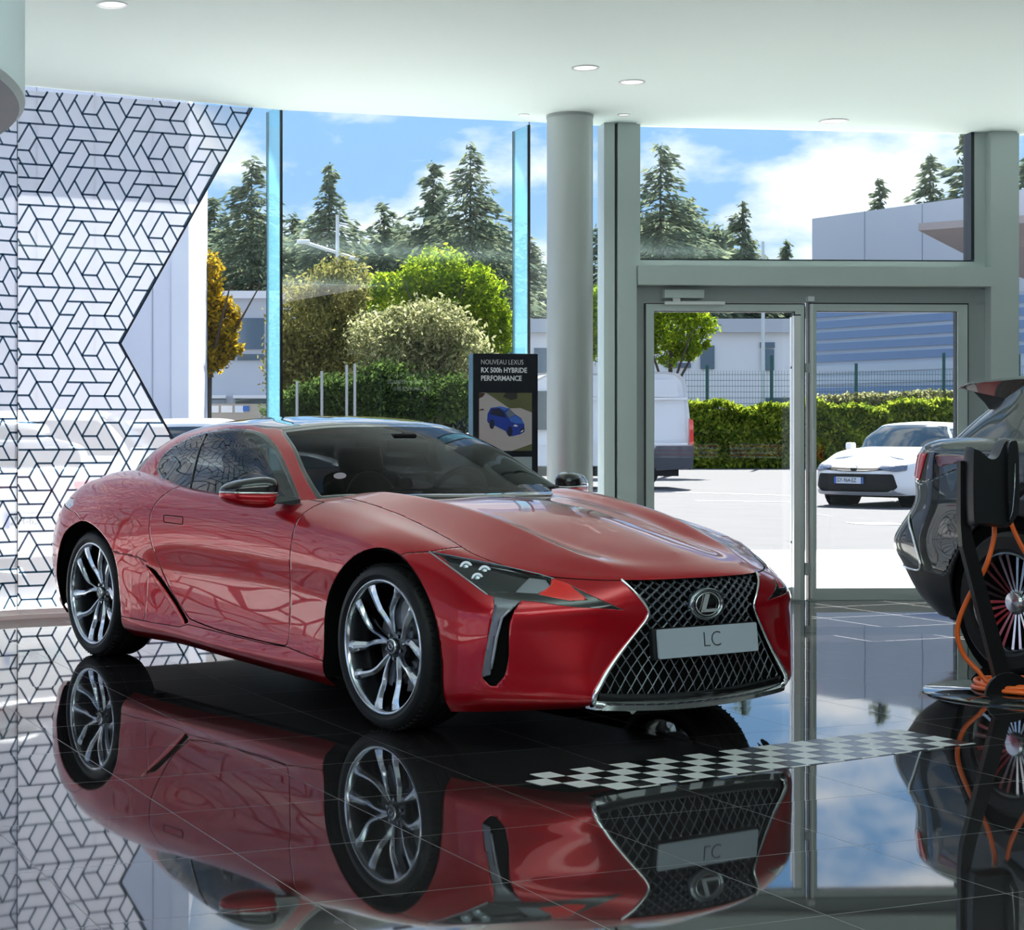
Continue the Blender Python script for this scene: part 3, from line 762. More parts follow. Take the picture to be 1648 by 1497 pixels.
def tree_conifer(u, v, halfw, Yd, seed, label, dens=1.0):
    x, y, z = px(u, v, Yd); R = halfw/2857*Yd; Ht = z
    t = thing('conifer_tree', label, 'tree', (x, y, gz), seed*1.3, 'tall conifers beyond the car park')
    C, D, tw = conifer(Ht, R*2.1, 40, dens*1.5, .10, seed); P, F = quads(C, .115*Ht/13, 1.7, dirs=D); mesh_fast('foliage', P, F, M_CON, t); tw.build('trunk', M_BARK, t, fix=False)
CON = [(405, 254, 62, 78, 1, 'tall dark conifer with a pointed tip just left of the first glass fin'), (345, 318, 50, 82, 2, 'dark conifer at the left, lower than its neighbour, behind the golden tree'),
 (318, 352, 44, 84, 18, 'short dark conifer at the edge of the pale clad building'), (470, 345, 50, 80, 3, 'conifer half hidden behind the first glass fin, right of the tallest left one'), (530, 265, 58, 76, 4, 'conifer with a narrow spire rising behind the double street lamp'),
 (618, 330, 46, 80, 5, 'shorter bushy conifer between the lamp spire and the twin tips'), (590, 385, 48, 83, 19, 'low conifer filling the gap right of the street lamp'), (697, 262, 48, 77, 6, 'slim conifer immediately left of the highest one'), (757, 233, 74, 74, 7, 'highest and broadest conifer, left of the sign totem top'),
 (848, 372, 44, 80, 8, 'conifer seen through the second glass fin'), (965, 360, 40, 80, 9, 'conifer showing in the narrow gap right of the round column'), (1063, 233, 70, 74, 10, 'tall conifer filling the left of the upper window'), (1108, 318, 62, 77, 11, 'wide lower conifer beside the tall one in the upper window'),
 (1195, 325, 34, 76, 12, 'small dark conifer standing apart in the middle of the upper window'), (1265, 390, 16, 80, 13, 'tiny conifer tip just left of the grey clad building'), (1415, 288, 34, 105, 14, 'conifer above the grey clad building, leftmost there'), (1497, 250, 54, 105, 15, 'broad conifer above the grey clad building, middle one'),
 (1552, 208, 56, 104, 16, 'tall conifer above the grey clad building next to the window edge'), (1655, 248, 60, 104, 17, 'conifer seen through the pane right of the door wall')]
for (u, v, hw, Yd, sd_, lb) in CON: tree_conifer(u, v, hw*(1.38 if u < 1250 else 1.15), Yd, sd_, lb)
def blob_tree(name, label, blobs, Yd, m, n, size, trunk=None, group='leafy trees and shrubs across the car park', cat='tree'):
    """blobs: list of (u, v, ru, rv) seen in the photo, given depth from their width"""
    u0, v0 = blobs[0][:2]; bx, by, _ = px(u0, v0, Yd)
    t = thing(name, label, cat, (bx, by, gz), 0, group); C = []
    tot = sum(b[2]*b[3] for b in blobs)
    for (u, v, ru, rv) in blobs:
        x, y, z = px(u, v, Yd); rx, rz = ru/2857*Yd, rv/2857*Yd; k = int(1.7*n*ru*rv/tot)
        # clumps on the shell
        nc = max(5, int(k/55)); cc = rng.normal(size=(nc, 3)); cc /= np.linalg.norm(cc, axis=1, keepdims=True); cc *= (.62+.38*rng.rand(nc, 1))
        w = rng.randint(0, nc, k); p = cc[w]+rng.normal(size=(k, 3))*.17
        C.append(p*np.array([rx, min(rx, rz)*1.1, rz])+np.array([x-bx, y-by, z-gz]))
    C = np.concatenate(C); C = C[C[:, 2] > .03]; P, F = quads(C, size*.72, 1.1); mesh_fast('foliage', P, F, m, t)
    tb = MB(); z = max(.5, px(u0, v0, Yd)[2])
    tb.cyl((0, 0, 0), (.1, 0, z), .11*Yd/50, .04, 8)
    for k in range(5):
        a = k*1.3; tb.cyl((0, 0, z*.5), (math.cos(a)*z*.25, math.sin(a)*z*.2, z*.95), .05*Yd/50, .015, 6)
    tb.build('trunk', M_BARK, t, fix=False); return t
TB_ = blob_tree('tree_belt', 'loose dark belt of trees filling in behind the conifers at the left', [(330, 440, 45, 60), (400, 430, 50, 70), (480, 440, 50, 60), (560, 450, 55, 62), (640, 440, 55, 70), (700, 430, 50, 70), (775, 440, 55, 75), (840, 470, 40, 60)], 88, M_CON, 15000, .19, group=None, cat='trees')
TB_['kind'] = 'stuff'
TB_ = blob_tree('tree_belt', 'loose dark belt of trees low in the left corner of the upper window', [(1050, 400, 45, 50), (1100, 400, 45, 45), (1150, 405, 40, 32)], 88, M_CON, 5000, .19, group=None, cat='trees')
TB_['kind'] = 'stuff'
blob_tree('leafy_tree', 'small golden yellow tree in front of the grey building at the left', [(333, 440, 30, 32), (320, 490, 32, 40), (355, 520, 30, 35), (330, 575, 35, 30), (372, 560, 20, 20)], 40, M_GOLD, 5200, .085)
blob_tree('leafy_tree', 'olive and yellow leaved tree right of the first glass fin', [(505, 520, 62, 75), (470, 590, 40, 60), (545, 470, 48, 50), (560, 580, 60, 65), (500, 610, 60, 40)], 46, M_OLIVE, 13000, .085)
blob_tree('leafy_tree', 'bright lime green tree crown above the pale shrub', [(705, 440, 50, 38), (640, 470, 60, 30), (770, 480, 40, 50), (790, 540, 32, 60), (720, 500, 60, 40)], 56, M_LIME, 10000, .10)
blob_tree('leafy_tree', 'pale cream green tree behind the mirrored sign text', [(690, 530, 75, 45), (620, 560, 60, 60), (740, 580, 50, 60), (660, 600, 80, 40)], 44, M_PALE, 12000, .08)
blob_tree('shrub', 'dark green shrubs along the ground left of the sign totem', [(560, 640, 90, 34), (680, 640, 90, 36), (490, 655, 60, 24), (620, 620, 60, 35), (740, 640, 45, 36)], 42, M_DKGR, 12000, .075, cat='shrub')
blob_tree('leafy_tree', 'sunlit green tree with yellow tips behind the top left of the double door', [(1075, 520, 60, 36), (1030, 480, 50, 45), (1000, 520, 60, 55), (1120, 515, 32, 28), (1105, 560, 26, 20), (1070, 560, 40, 25), (960, 520, 30, 55), (1135, 545, 12, 14), (1145, 500, 14, 8)], 50, M_LIME, 12000, .085)
blob_tree('leafy_tree', 'green tree line showing over the flat roof through the left door leaf', [(1215, 505, 75, 16), (1150, 500, 40, 14), (1270, 503, 50, 14)], 118, M_DKGR, 3500, .22)
blob_tree('shrub', 'grassy weeds on top of the hedge beside the grey clad building', [(1400, 645, 90, 12), (1330, 650, 50, 10), (1500, 640, 60, 12)], 61, M_PALE, 2500, .10, cat='shrub')

# ---- ivy hedge
def hedge():
    t = thing('ivy_hedge', 'long clipped ivy hedge with yellow sunlit leaves behind the car park', 'hedge', (*px(1085, 753, 60)[:2], gz))
    x0 = 0; x1 = (1660-1085)/2857*60; Ht = 2.12; D = .8
    n = 30000; X_ = rng.rand(n)*(x1-x0)+x0; top = rng.rand(n) < .22
    bump = lambda x: .10*np.sin(x*1.7)+.07*np.sin(x*4.1+1)+.12*(x > 7.5)*np.sin((x-7.5)*.5)
    Hh = Ht+bump(X_); Z_ = np.where(top, Hh, rng.rand(n)*Hh); Y_ = np.where(top, rng.rand(n)*D, rng.normal(size=n)*.07+.10*np.sin(X_*3+Z_*5))
    Z_ += rng.normal(size=n)*.05
    C = np.stack([X_, Y_, Z_], 1); P, F = quads(C, .085, 1.0); mesh_fast('foliage', P, F, M_HEDGE, t)
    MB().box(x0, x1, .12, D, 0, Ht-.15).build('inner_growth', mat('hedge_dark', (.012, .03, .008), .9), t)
hedge()
# ---- fence above the hedge
def fence():
    x0, y0 = px(1085, 700, 61.2)[:2]
    t = thing('mesh_fence', 'dark green welded mesh fence standing behind the ivy hedge', 'fence', (x0, y0, gz)); g = mat('fence_green', (.015, .09, .08), .5, .3)
    ux = lambda u: (u-1085)/2857*61.2
    for u, v in ((1138, 588), (1242, 572), (1378, 585), (1519, 568), (1640, 570)):
        z = EYE-(v-692.7)/2857*61.2-gz
        MB().cyl((ux(u), 0, 0), (ux(u), 0, z), .055, n=8).build('post', g, t)
    mb = MB(); top = 3.35
    for k in range(int(ux(1650)/.10)): mb.box(k*.10, k*.10+.008, -.004, .004, 1.6, top)
    for z in np.arange(1.6, top+.01, .2): mb.box(0, ux(1650), -.006, .006, z, z+.014)
    mb.build('mesh_panel', g, t, fix=False)
fence()

# ---- buildings
M_CLAD = mat('lavender_cladding', (.62, .65, .76), .6, noise=(.15, .04))
M_BGREY = mat('render_grey', (.52, .54, .58), .8, noise=(.3, .06)); M_BWHITE = mat('render_white', (.82, .81, .82), .8, noise=(.3, .05))
M_WINB = mat('building_glass', (.10, .14, .18), .08, .3); M_BLUE = mat('blue_louvre', (.24, .36, .58), .5); M_BLUEL = mat('pale_louvre', (.66, .74, .84), .5)
def ubox(mb, u0, v0, u1, v1, Yd, depth, Yd1=None, z0=None):
    a = px(u0, v0, Yd); b = px(u1, v0, Yd1 or Yd); zb = px(u0, v1, Yd)[2] if z0 is None else z0; za = a[2]; zc = px(u1, v1, Yd1 or Yd)[2] if z0 is None else z0
    vs = [(a[0], a[1], zb), (b[0], b[1], zc), (b[0], b[1]+depth, zc), (a[0], a[1]+depth, zb), (a[0], a[1], za), (b[0], b[1], b[2] if Yd1 else za), (b[0], b[1]+depth, b[2] if Yd1 else za), (a[0], a[1]+depth, za)]
    mb.add(vs, [(0, 1, 5, 4), (1, 2, 6, 5), (2, 3, 7, 6), (3, 0, 4, 7), (3, 2, 1, 0), (4, 5, 6, 7)])
def building(name, label): return thing(name, label, 'building', (0, 0, 0), 0, None)
b = building('clad_building', 'pale lavender clad building wall behind the patterned glass')
MB().box(-24, -1.35, 30.0, 40, gz, 7.2).build('wall', M_CLAD, b)
mb = MB()
for k in range(24): mb.box(-1.95-.98*k, -1.93-.98*k, 29.985, 30.0, gz, 7.2)
mb.build('panel_joint', mat('joint_grey', (.35, .37, .45), .7), b)
mb = MB(); mb.box(-1.62, -1.33, 29.95, 30.0, gz, 7.22); mb.build('corner_trim', mat('corner_white', (.66, .69, .78), .6), b)
b = building('office_building', 'grey office building with a band of windows, left of the trees')
mb = MB(); ubox(mb, 240, 478, 500, 700, 64, 12, z0=gz); mb.build('wall', M_BGREY, b)
mb = MB(); ubox(mb, 235, 468, 503, 480, 63.8, 12); mb.build('roof_edge', M_BWHITE, b)
for (u0, u1) in ((308, 345), (350, 378), (382, 425), (450, 485)):
    mb = MB(); ubox(mb, u0, 512, u1, 562, 63.93, .05); w = mb.build('window', M_WINB, b)
    mb = MB(); ubox(mb, u0, 570, u1, 580, 63.93, .05); mb.build('window', M_WINB, b)
for (u0, u1) in ((316, 363), (375, 430)):
    mb = MB(); ubox(mb, u0, 636, u1, 641, 62.5, 1.5); mb.build('canopy', M_BWHITE, b)
    mb = MB(); ubox(mb, u0+4, 641, u1, 650, 63.9, .05); mb.build('entrance_glass', M_WINB, b)
b = building('low_building', 'low white building with a flat grey parapet, seen over the hedge')
mb = MB(); ubox(mb, 790, 533, 1300, 700, 69, 4.5, z0=gz); mb.build('wall', M_BWHITE, b)
mb = MB(); ubox(mb, 785, 513, 1303, 535, 68.7, 5); mb.build('parapet', M_BGREY, b)
for (u0, v0, u1, v1) in ((1224, 551, 1247, 560), (1226, 562, 1246, 596), (1128, 556, 1150, 594), (1074, 584, 1112, 592), (1113, 646, 1150, 656), (1228, 640, 1300, 650), (815, 560, 845, 600), (860, 560, 880, 600)):
    mb = MB(); ubox(mb, u0, v0, u1, v1, 68.9, .08); mb.build('window', M_WINB, b)
b = building('hall_building', 'large grey clad hall with blue horizontal louvres and a jutting canopy')
mb = MB(); ubox(mb, 1307, 352, 1760, 520, 90, 14, 76); 
a = px(1307, 352, 90); c = px(1760, 352, 76)
H0 = 12.0; L0 = Vector((a[0], a[1])); L1 = Vector((c[0], c[1])); 
def hall(mb, s0, s1, z0, z1, w0=0, w1=.05):
    t = (L1-L0).normalized(); nn = Vector((t.y, -t.x)); p = L0+t*s0; q = L0+t*s1
    vs = []
    for z in (z0, z1):
        for r, w in ((p, w1), (q, w1), (q, -w0), (p, -w0)): vs.append((r.x+nn.x*w, r.y+nn.y*w, z))
    mb.add(vs, [(0, 1, 5, 4), (1, 2, 6, 5), (2, 3, 7, 6), (3, 0, 4, 7), (3, 2, 1, 0), (4, 5, 6, 7)])
LL = (L1-L0).length
mb = MB(); hall(mb, 0, LL, gz, H0, 14, 0); mb.build('wall', mat('hall_cladding', (.62, .64, .70), .6, noise=(.2, .04)), b)
mb = MB(); hall(mb, 0, LL, 7.45, 8.3, 0, .05); mb.build('pale_band', mat('pale_band', (.62, .66, .72), .6), b)
for k in range(11):
    z = 7.30-k*.56
    mb = MB(); hall(mb, 0, LL, z-.36, z, 0, .16); mb.build('louvre', M_BLUE if k not in (5, 6) else M_BLUEL, b)
    mb = MB(); hall(mb, 0, LL, z-.56, z-.36, 0, .04); mb.build('louvre_gap', M_BLUEL, b)
mb = MB()
for s in (3.4, 6.9, 10.4, 13.4): hall(mb, s, s+.04, 8.3, H0, 0, .02)
mb.build('panel_joint', mat('joint_grey', (.35, .37, .45), .7), b)
mb = MB(); a1 = px(1478, 371, 74); a2 = px(1700, 355, 68); a3 = px(1700, 470, 74); a4 = px(1562, 414, 76)
vs = [a1, a2, (a2[0], a2[1], a2[2]-.35), (a1[0]+.05, a1[1], a1[2]-.10), a4, a3]
mb.add([a1, a2, a3, a4, (a1[0], a1[1], a1[2]+.3), (a2[0], a2[1], a2[2]+.3), (a3[0], a3[1], a3[2]+.4), (a4[0], a4[1]+3, a4[2]+1.6)], [(3, 2, 1, 0), (4, 5, 6, 7), (0, 1, 5, 4), (1, 2, 6, 5), (2, 3, 7, 6), (3, 0, 4, 7)])
mb.build('canopy', mat('canopy_beige', (.48, .40, .38), .7), b)

# ---- street lamps, poles, notice boards
M_POLE = mat('pole_grey', (.62, .66, .68), .5, .3)
def lamp(u, v, Yd, label):
    x, y, z = px(u, v, Yd); t = thing('street_lamp', label, 'street lamp', (x, y, gz), 0, 'street lamps'); MB().cyl((0, 0, 0), (0, 0, z), .085, .05, 10).build('pole', M_POLE, t); return t, x, y, z
t, x, y, z = lamp(543, 345, 50, 'double-arm street lamp standing among the trees')
za = px(543, 407, 50)[2]-gz
MB().cyl((-.93, -.25, za+.27), (.43, .12, za-.13), .045, n=8).build('arm', M_POLE, t)
MB().bbox(-1.15, -.78, -.36, -.18, za+.22, za+.34, .04).build('lamp_head', M_POLE, t); MB().bbox(.33, .60, .04, .20, za-.22, za-.10, .03).build('lamp_head', M_POLE, t)
t, x, y, z = lamp(1228, 388, 62, 'plain white lamp pole seen through the left door leaf and upper window')
for k, (u, v0, v1) in enumerate(((478, 612, 660), (518, 596, 650), (558, 586, 630), (571, 584, 630))):
    x, y, z = px(u, v0, 41); mb = MB(); mb.cyl((0, 0, 0), (0, 0, z), .032, n=8)
    tag(mb.build('white_post', mat('post_white', (.42, .43, .42), .6)), ['leftmost thin white post under the olive tree', 'second thin white post under the olive tree', 'thin white post left of its close twin under the trees', 'thin white post right of its close twin under the trees'][k], 'post', 'white posts under the trees').location = (x, y, gz)
t = thing('notice_board', 'row of pale notice boards with blue logos below the office building', 'notice board', (*px(315, 690, 48)[:2], gz))
mb = MB(); wx = lambda u: (u-315)/2857*48; zz = lambda v: EYE-(v-692.7)/2857*48-gz
mb.box(0, wx(455), 0, .12, 0, zz(650)); mb.build('board', mat('board_tan', (.40, .36, .30), .7), t)
for (u0, u1, m) in ((331, 352, M_WHITE), (356, 374, M_WHITE), (378, 392, M_BLUEL)): MB().box(wx(u0), wx(u1), -.02, 0, zz(664), zz(653)).build('poster', m, t)
for (u0, u1) in ((321, 329), (391, 401)): MB().box(wx(u0), wx(u1), -.03, 0, zz(662), zz(653.5)).build('blue_mark', mat('poster_blue', (.02, .12, .45), .5), t)

# ================================================================ red coupe: control nets (car space: x forward from front axle, y left, z up)
FW, RW, WR = 0.0, -2.87, 0.352      # axle positions, wheel radius
BODY_ST = [
 # each row: bottom, sill, low, mid, high, shoulder, crest, panel, ridge, inner, centre
 [(.83,0,.155),(.915,0,.20),(.935,0,.33),(.95,0,.47),(.955,0,.57),(.95,0,.635),(.935,0,.672),(.92,0,.690),(.88,0,.715),(.84,0,.735),(.78,0,.765)],
 [(.80,.34,.16),(.89,.345,.20),(.90,.35,.33),(.915,.345,.47),(.92,.34,.57),(.905,.335,.635),(.885,.33,.672),(.865,.32,.692),(.82,.285,.722),(.77,.24,.742),(.68,0,.800)],
 [(.77,.56,.165),(.855,.575,.205),(.845,.595,.32),(.825,.60,.47),(.83,.59,.57),(.80,.56,.635),(.765,.525,.678),(.73,.50,.705),(.67,.425,.752),(.62,.34,.765),(.54,0,.838)],
 [(.58,.76,.145),(.65,.785,.20),(.665,.79,.33),(.675,.785,.47),(.675,.765,.57),(.64,.72,.645),(.60,.67,.697),(.56,.62,.733),(.51,.452,.795),(.47,.355,.797),(.42,0,.866)],
 [(.46,.86,.135),(.51,.885,.20),(.52,.89,.33),(.525,.885,.47),(.52,.87,.57),(.49,.825,.665),(.455,.765,.728),(.43,.68,.762),(.39,.46,.832),(.36,.36,.825),(.32,0,.888)],
 [(.34,.885,.125),(.365,.92,.20),(.365,.925,.33),(.365,.925,.47),(.355,.915,.59),(.33,.875,.705),(.31,.81,.768),(.29,.70,.795),(.26,.467,.868),(.24,.37,.856),(.22,0,.905)],
 [(0,.885,.15),(0,.925,.22),(0,.938,.36),(0,.945,.52),(0,.945,.68),(-.01,.915,.785),(-.02,.825,.838),(-.03,.70,.862),(-.03,.485,.922),(-.03,.39,.906),(-.03,0,.938)],
 [(-.44,.865,.125),(-.44,.93,.195),(-.44,.918,.34),(-.44,.912,.52),(-.44,.922,.70),(-.44,.895,.825),(-.43,.815,.885),(-.43,.70,.925),(-.42,.513,.966),(-.42,.42,.950),(-.42,0,.958)],
 [(-.80,.86,.13),(-.80,.935,.195),(-.80,.905,.32),(-.80,.893,.52),(-.80,.905,.72),(-.80,.885,.855),(-.79,.825,.912),(-.77,.72,.95),(-.75,.54,.975),(-.74,.44,.955),(-.72,0,.945)],
 [(-1.4,.86,.145),(-1.4,.935,.205),(-1.4,.895,.31),(-1.4,.878,.52),(-1.4,.897,.73),(-1.4,.88,.865),(-1.4,.825,.93),(-1.4,.73,.94),(-1.4,.55,.92),(-1.4,.45,.91),(-1.4,0,.90)],
 [(-1.95,.855,.16),(-1.95,.93,.215),(-1.95,.905,.31),(-1.95,.888,.52),(-1.95,.912,.73),(-1.95,.892,.875),(-1.95,.83,.955),(-1.95,.73,.965),(-1.95,.55,.94),(-1.95,.45,.93),(-1.95,0,.92)],
 [(-2.38,.87,.155),(-2.38,.94,.21),(-2.38,.94,.32),(-2.38,.932,.52),(-2.38,.94,.72),(-2.38,.915,.88),(-2.39,.84,.980),(-2.40,.745,1.02),(-2.4,.60,1.02),(-2.4,.47,.97),(-2.4,0,.97)],
 [(-2.87,.885,.17),(-2.87,.93,.235),(-2.87,.952,.36),(-2.87,.96,.52),(-2.87,.96,.70),(-2.88,.935,.85),(-2.9,.865,.96),(-2.9,.77,1.020),(-2.92,.62,1.04),(-2.93,.47,1.035),(-2.95,0,1.02)],
 [(-3.32,.87,.20),(-3.33,.90,.26),(-3.34,.925,.38),(-3.35,.935,.52),(-3.35,.925,.68),(-3.33,.885,.83),(-3.30,.81,.925),(-3.28,.72,.965),(-3.25,.60,.985),(-3.22,.47,.995),(-3.2,0,1.0)],
 [(-3.55,.78,.23),(-3.60,.79,.29),(-3.62,.80,.40),(-3.63,.81,.53),(-3.63,.795,.68),(-3.60,.755,.80),(-3.55,.69,.88),(-3.51,.62,.925),(-3.46,.52,.955),(-3.42,.42,.968),(-3.36,0,.985)],
 [(-3.68,.48,.25),(-3.76,.49,.30),(-3.79,.50,.41),(-3.80,.50,.54),(-3.79,.49,.68),(-3.76,.47,.81),(-3.71,.43,.895),(-3.67,.40,.925),(-3.61,.34,.945),(-3.56,.28,.955),(-3.48,0,.972)],
 [(-3.72,0,.25),(-3.80,0,.30),(-3.84,0,.41),(-3.85,0,.54),(-3.84,0,.68),(-3.81,0,.81),(-3.76,0,.90),(-3.73,0,.928),(-3.68,0,.942),(-3.64,0,.95),(-3.56,0,.962)],
]
CABIN_ST = [
 # base, lower glass, upper glass, roof edge, roof, roof centre
 [(-.42,0,.950),(-.70,0,1.065),(-1.02,0,1.195),(-1.33,0,1.300),(-1.42,0,1.318),(-1.55,0,1.332)],
 [(-.50,.40,.952),(-.77,.375,1.068),(-1.07,.345,1.195),(-1.36,.315,1.295),(-1.45,.25,1.314),(-1.62,0,1.337)],
 [(-.74,.715,.945),(-.95,.675,1.055),(-1.18,.605,1.180),(-1.42,.525,1.272),(-1.50,.42,1.305),(-1.68,0,1.340)],
 [(-.88,.790,.925),(-1.06,.735,1.05),(-1.27,.655,1.175),(-1.47,.585,1.262),(-1.55,.47,1.303),(-1.74,0,1.343)],
 [(-1.35,.800,.925),(-1.42,.758,1.05),(-1.53,.695,1.18),(-1.65,.617,1.276),(-1.70,.49,1.316),(-1.82,0,1.345)],
 [(-1.80,.800,.93),(-1.82,.762,1.05),(-1.86,.702,1.18),(-1.90,.622,1.280),(-1.92,.49,1.318),(-1.95,0,1.345)],
 [(-2.35,.785,.95),(-2.32,.735,1.06),(-2.28,.680,1.175),(-2.24,.605,1.262),(-2.22,.47,1.305),(-2.15,0,1.340)],
 [(-2.85,.70,.99),(-2.78,.665,1.075),(-2.68,.615,1.16),(-2.52,.555,1.238),(-2.46,.43,1.282),(-2.35,0,1.326)],
 [(-3.20,.48,.985),(-3.06,.45,1.075),(-2.90,.42,1.160),(-2.70,.38,1.242),(-2.60,.29,1.278),(-2.48,0,1.310)],
 [(-3.32,0,.985),(-3.14,0,1.085),(-2.96,0,1.17),(-2.75,0,1.252),(-2.68,0,1.276),(-2.58,0,1.290)],
]
def make_surf(ST, nt, nv, chord=3):
    A = np.array(ST, float)                         # (T, V, 3)
    c = A[:, chord]; tk = np.concatenate([[0], np.cumsum(np.linalg.norm(np.diff(c, axis=0), axis=1))])
    mid = A[len(A)//2]; vk = np.concatenate([[0], np.cumsum(np.linalg.norm(np.diff(mid, axis=0), axis=1))])
    vk = np.arange(A.shape[1])*0.5*vk[-1]/(A.shape[1]-1)+0.5*vk
    # mirror the net over the centre plane so the spline is smooth across it
    B = np.concatenate([A[2:0:-1]*np.array([1, -1, 1]), A, A[-2:-4:-1]*np.array([1, -1, 1])])
    tkk = np.concatenate([-tk[2:0:-1], tk, 2*tk[-1]-tk[-2:-4:-1]])
    C = np.concatenate([B, B[:, -2:-3:-1]*np.array([1, -1, 1])], axis=1); vkk = np.concatenate([vk, [2*vk[-1]-vk[-2]]])
    tq = np.linspace(0, tk[-1], nt); vq = np.linspace(0, vk[-1], nv)
    S1 = spline_eval(C, tkk, tq); G = spline_eval(np.swapaxes(S1, 0, 1), vkk, vq)
    G[:, 0, 1] = 0; G[:, -1, 1] = 0; G[-1, :, 1] = 0
    G[..., 1] = np.maximum(G[..., 1], 0)
    # parameters reported in station / line numbers
    T = np.interp(tq, tk, np.arange(len(tk))); Vn = np.interp(vq, vk, np.arange(len(vk)))
    TT, VV = np.meshgrid(T, Vn)
    return Surf.grid(G, TT, VV)
body = make_surf(BODY_ST, 520, 190)
cabin = make_surf(CABIN_ST, 300, 100, chord=1)

def ridge(S, line, h, w, inner=0.0):
    """raise a crisp crease along a plan-view line"""
    V = S.V; P = np.array(line, float)
    yl = np.interp(V[:, 0], P[::-1, 0], P[::-1, 1]); d = V[:, 1]-yl
    fade = np.clip((V[:, 0]-P[-1, 0])/.15, 0, 1)*np.clip((P[0, 0]-V[:, 0])/.25, 0, 1)*(V[:, 2] > .62)
    dd = np.sqrt(d*d+.007**2)
    V[:, 2] += fade*(h*np.exp(-dd/w)-inner*np.where(d < 0, np.exp(-((d+.10)/.07)**2), 0))
ridge(body, [(.84, .34), (.63, .417), (.30, .467), (-.05, .488), (-.42, .52), (-.7, .56)], .014, .055, .006)

# ================================================================ red coupe
M_RED = mat('red_paint', (0.43, 0.0012, 0.009), 0.28, 0.5, 1.0, spec=0.1, coat_rough=0.0)
M_RED.node_tree.nodes['Principled BSDF'].inputs['Coat IOR'].default_value = 1.5
M_BLKG = mat('gloss_black', (0.006, 0.006, 0.007), 0.08, 0, 1.0, coat_rough=0.01)
M_BLKM = mat('matt_black_plastic', (0.010, 0.010, 0.011), 0.5, spec=.2)
M_SEAM = mat('seam_black', (0.004, 0.004, 0.004), 0.9, spec=0.1)
M_CHROME = mat('chrome', (0.82, 0.84, 0.86), 0.07, 1.0)
M_DCHROME = mat('dark_chrome', (0.30, 0.32, 0.35), 0.16, 1.0)
M_RIM = mat('polished_rim', (0.62, 0.65, 0.70), 0.13, 1.0)
M_RIMD = mat('dark_rim', (0.10, 0.105, 0.115), 0.22, 0.9)
M_TYRE = mat('tyre_rubber', (0.012, 0.012, 0.013), 0.45, spec=0.2)
M_DISC = mat('brake_steel', (0.30, 0.30, 0.31), 0.35, 1.0)
M_SILV = mat('silver_plastic', (0.42, 0.42, 0.45), 0.3, 0.6)
M_REDREF = mat('red_reflector', (0.75, 0.008, 0.004), 0.15, 0, 1.0)
M_LAMPW = mat('lamp_reflector', (0.75, 0.78, 0.82), 0.12, 0.9)
M_PLATE = mat('show_plate_grey', (0.36, 0.40, 0.46), 0.35)
M_DKTXT = mat('dark_lettering', (0.03, 0.035, 0.04), 0.5)
M_LEATH = mat('dark_leather', (0.02, 0.018, 0.018), 0.45)
M_INT = mat('cabin_trim', (0.015, 0.015, 0.016), 0.6)


CAR_LOC = (1.317-.0409, 7.893+.0687, 0); CAR_RZ = -math.radians(59.24)
car = thing('coupe', 'glossy red two-door sports coupe with spindle grille and LC plate on the black tiles', 'car', CAR_LOC, CAR_RZ)

def prof3(S, pts):
    """nearest station number for a list of 3D points on a surface"""
    out = []
    for p in pts:
        q = np.array([p[0], abs(p[1]), p[2]]); i = np.argmin(((S.V-q)**2).sum(1)); out.append((S.A['t'][i], q[2]))
    return out
def stretch(poly, k): return [(a*k, b) for a, b in poly]

X, Y, Z = 0, 1, 2
ARCH_F = [(-.44, .05), (-.452, .30), (-.440, .472), (-.372, .60), (-.215, .712), (-.06, .765), (.055, .765), (.165, .728), (.272, .65), (.362, .54), (.408, .40), (.42, .24), (.42, .05)]
ARCH_R = [(-3.315, .05), (-3.325, .42), (-3.262, .55), (-3.165, .675), (-3.01, .742), (-2.865, .755), (-2.70, .714), (-2.578, .640), (-2.517, .542), (-2.478, .40), (-2.445, .25), (-2.44, .05)]
def arch_poly(A):
    mid = smooth_poly(A[1:-1], 5, closed=False)
    return [A[0]]+[tuple(p) for p in mid]+[A[-1]]
def cut_arches(S):
    for A in (ARCH_F, ARCH_R):
        P = arch_poly(A); g = sdpoly(S.V[:, X], S.V[:, Z], P)
        g = np.maximum(g, (0.55-S.V[:, Y]))
        S = S.outside(g)
    return S
body0 = body; shell = cut_arches(body)

# --- hood (plan view)
HOOD = [(-.2, 0), (.938, 0), (.915, .217), (.865, .36), (.813, .468), (.688, .600), (.60, .655), (.406, .742), (.19, .720), (-.115, .695), (-.43, .677), (-.80, .665), (-.80, 0)]
HOODP = [(1.1, -.05), (1.1, .30), (.813, .50), (.72, .58)]+[tuple(p) for p in smooth_poly([(.688, .600), (.60, .660), (.406, .737), (.19, .722), (-.115, .695), (-.43, .680), (-.86, .665)], 4, False)]+[(-.86, -.05)]
def hood_g(S):
    g = sdpoly(S.V[:, X], S.V[:, Y], HOODP)
    return np.maximum(g, (5.98-S.A['v'])*0.035)
HL_LIM = lambda S: None
g = hood_g(shell); hood_s = shell.inside(g+0.002); shell = shell.outside(g-0.002)

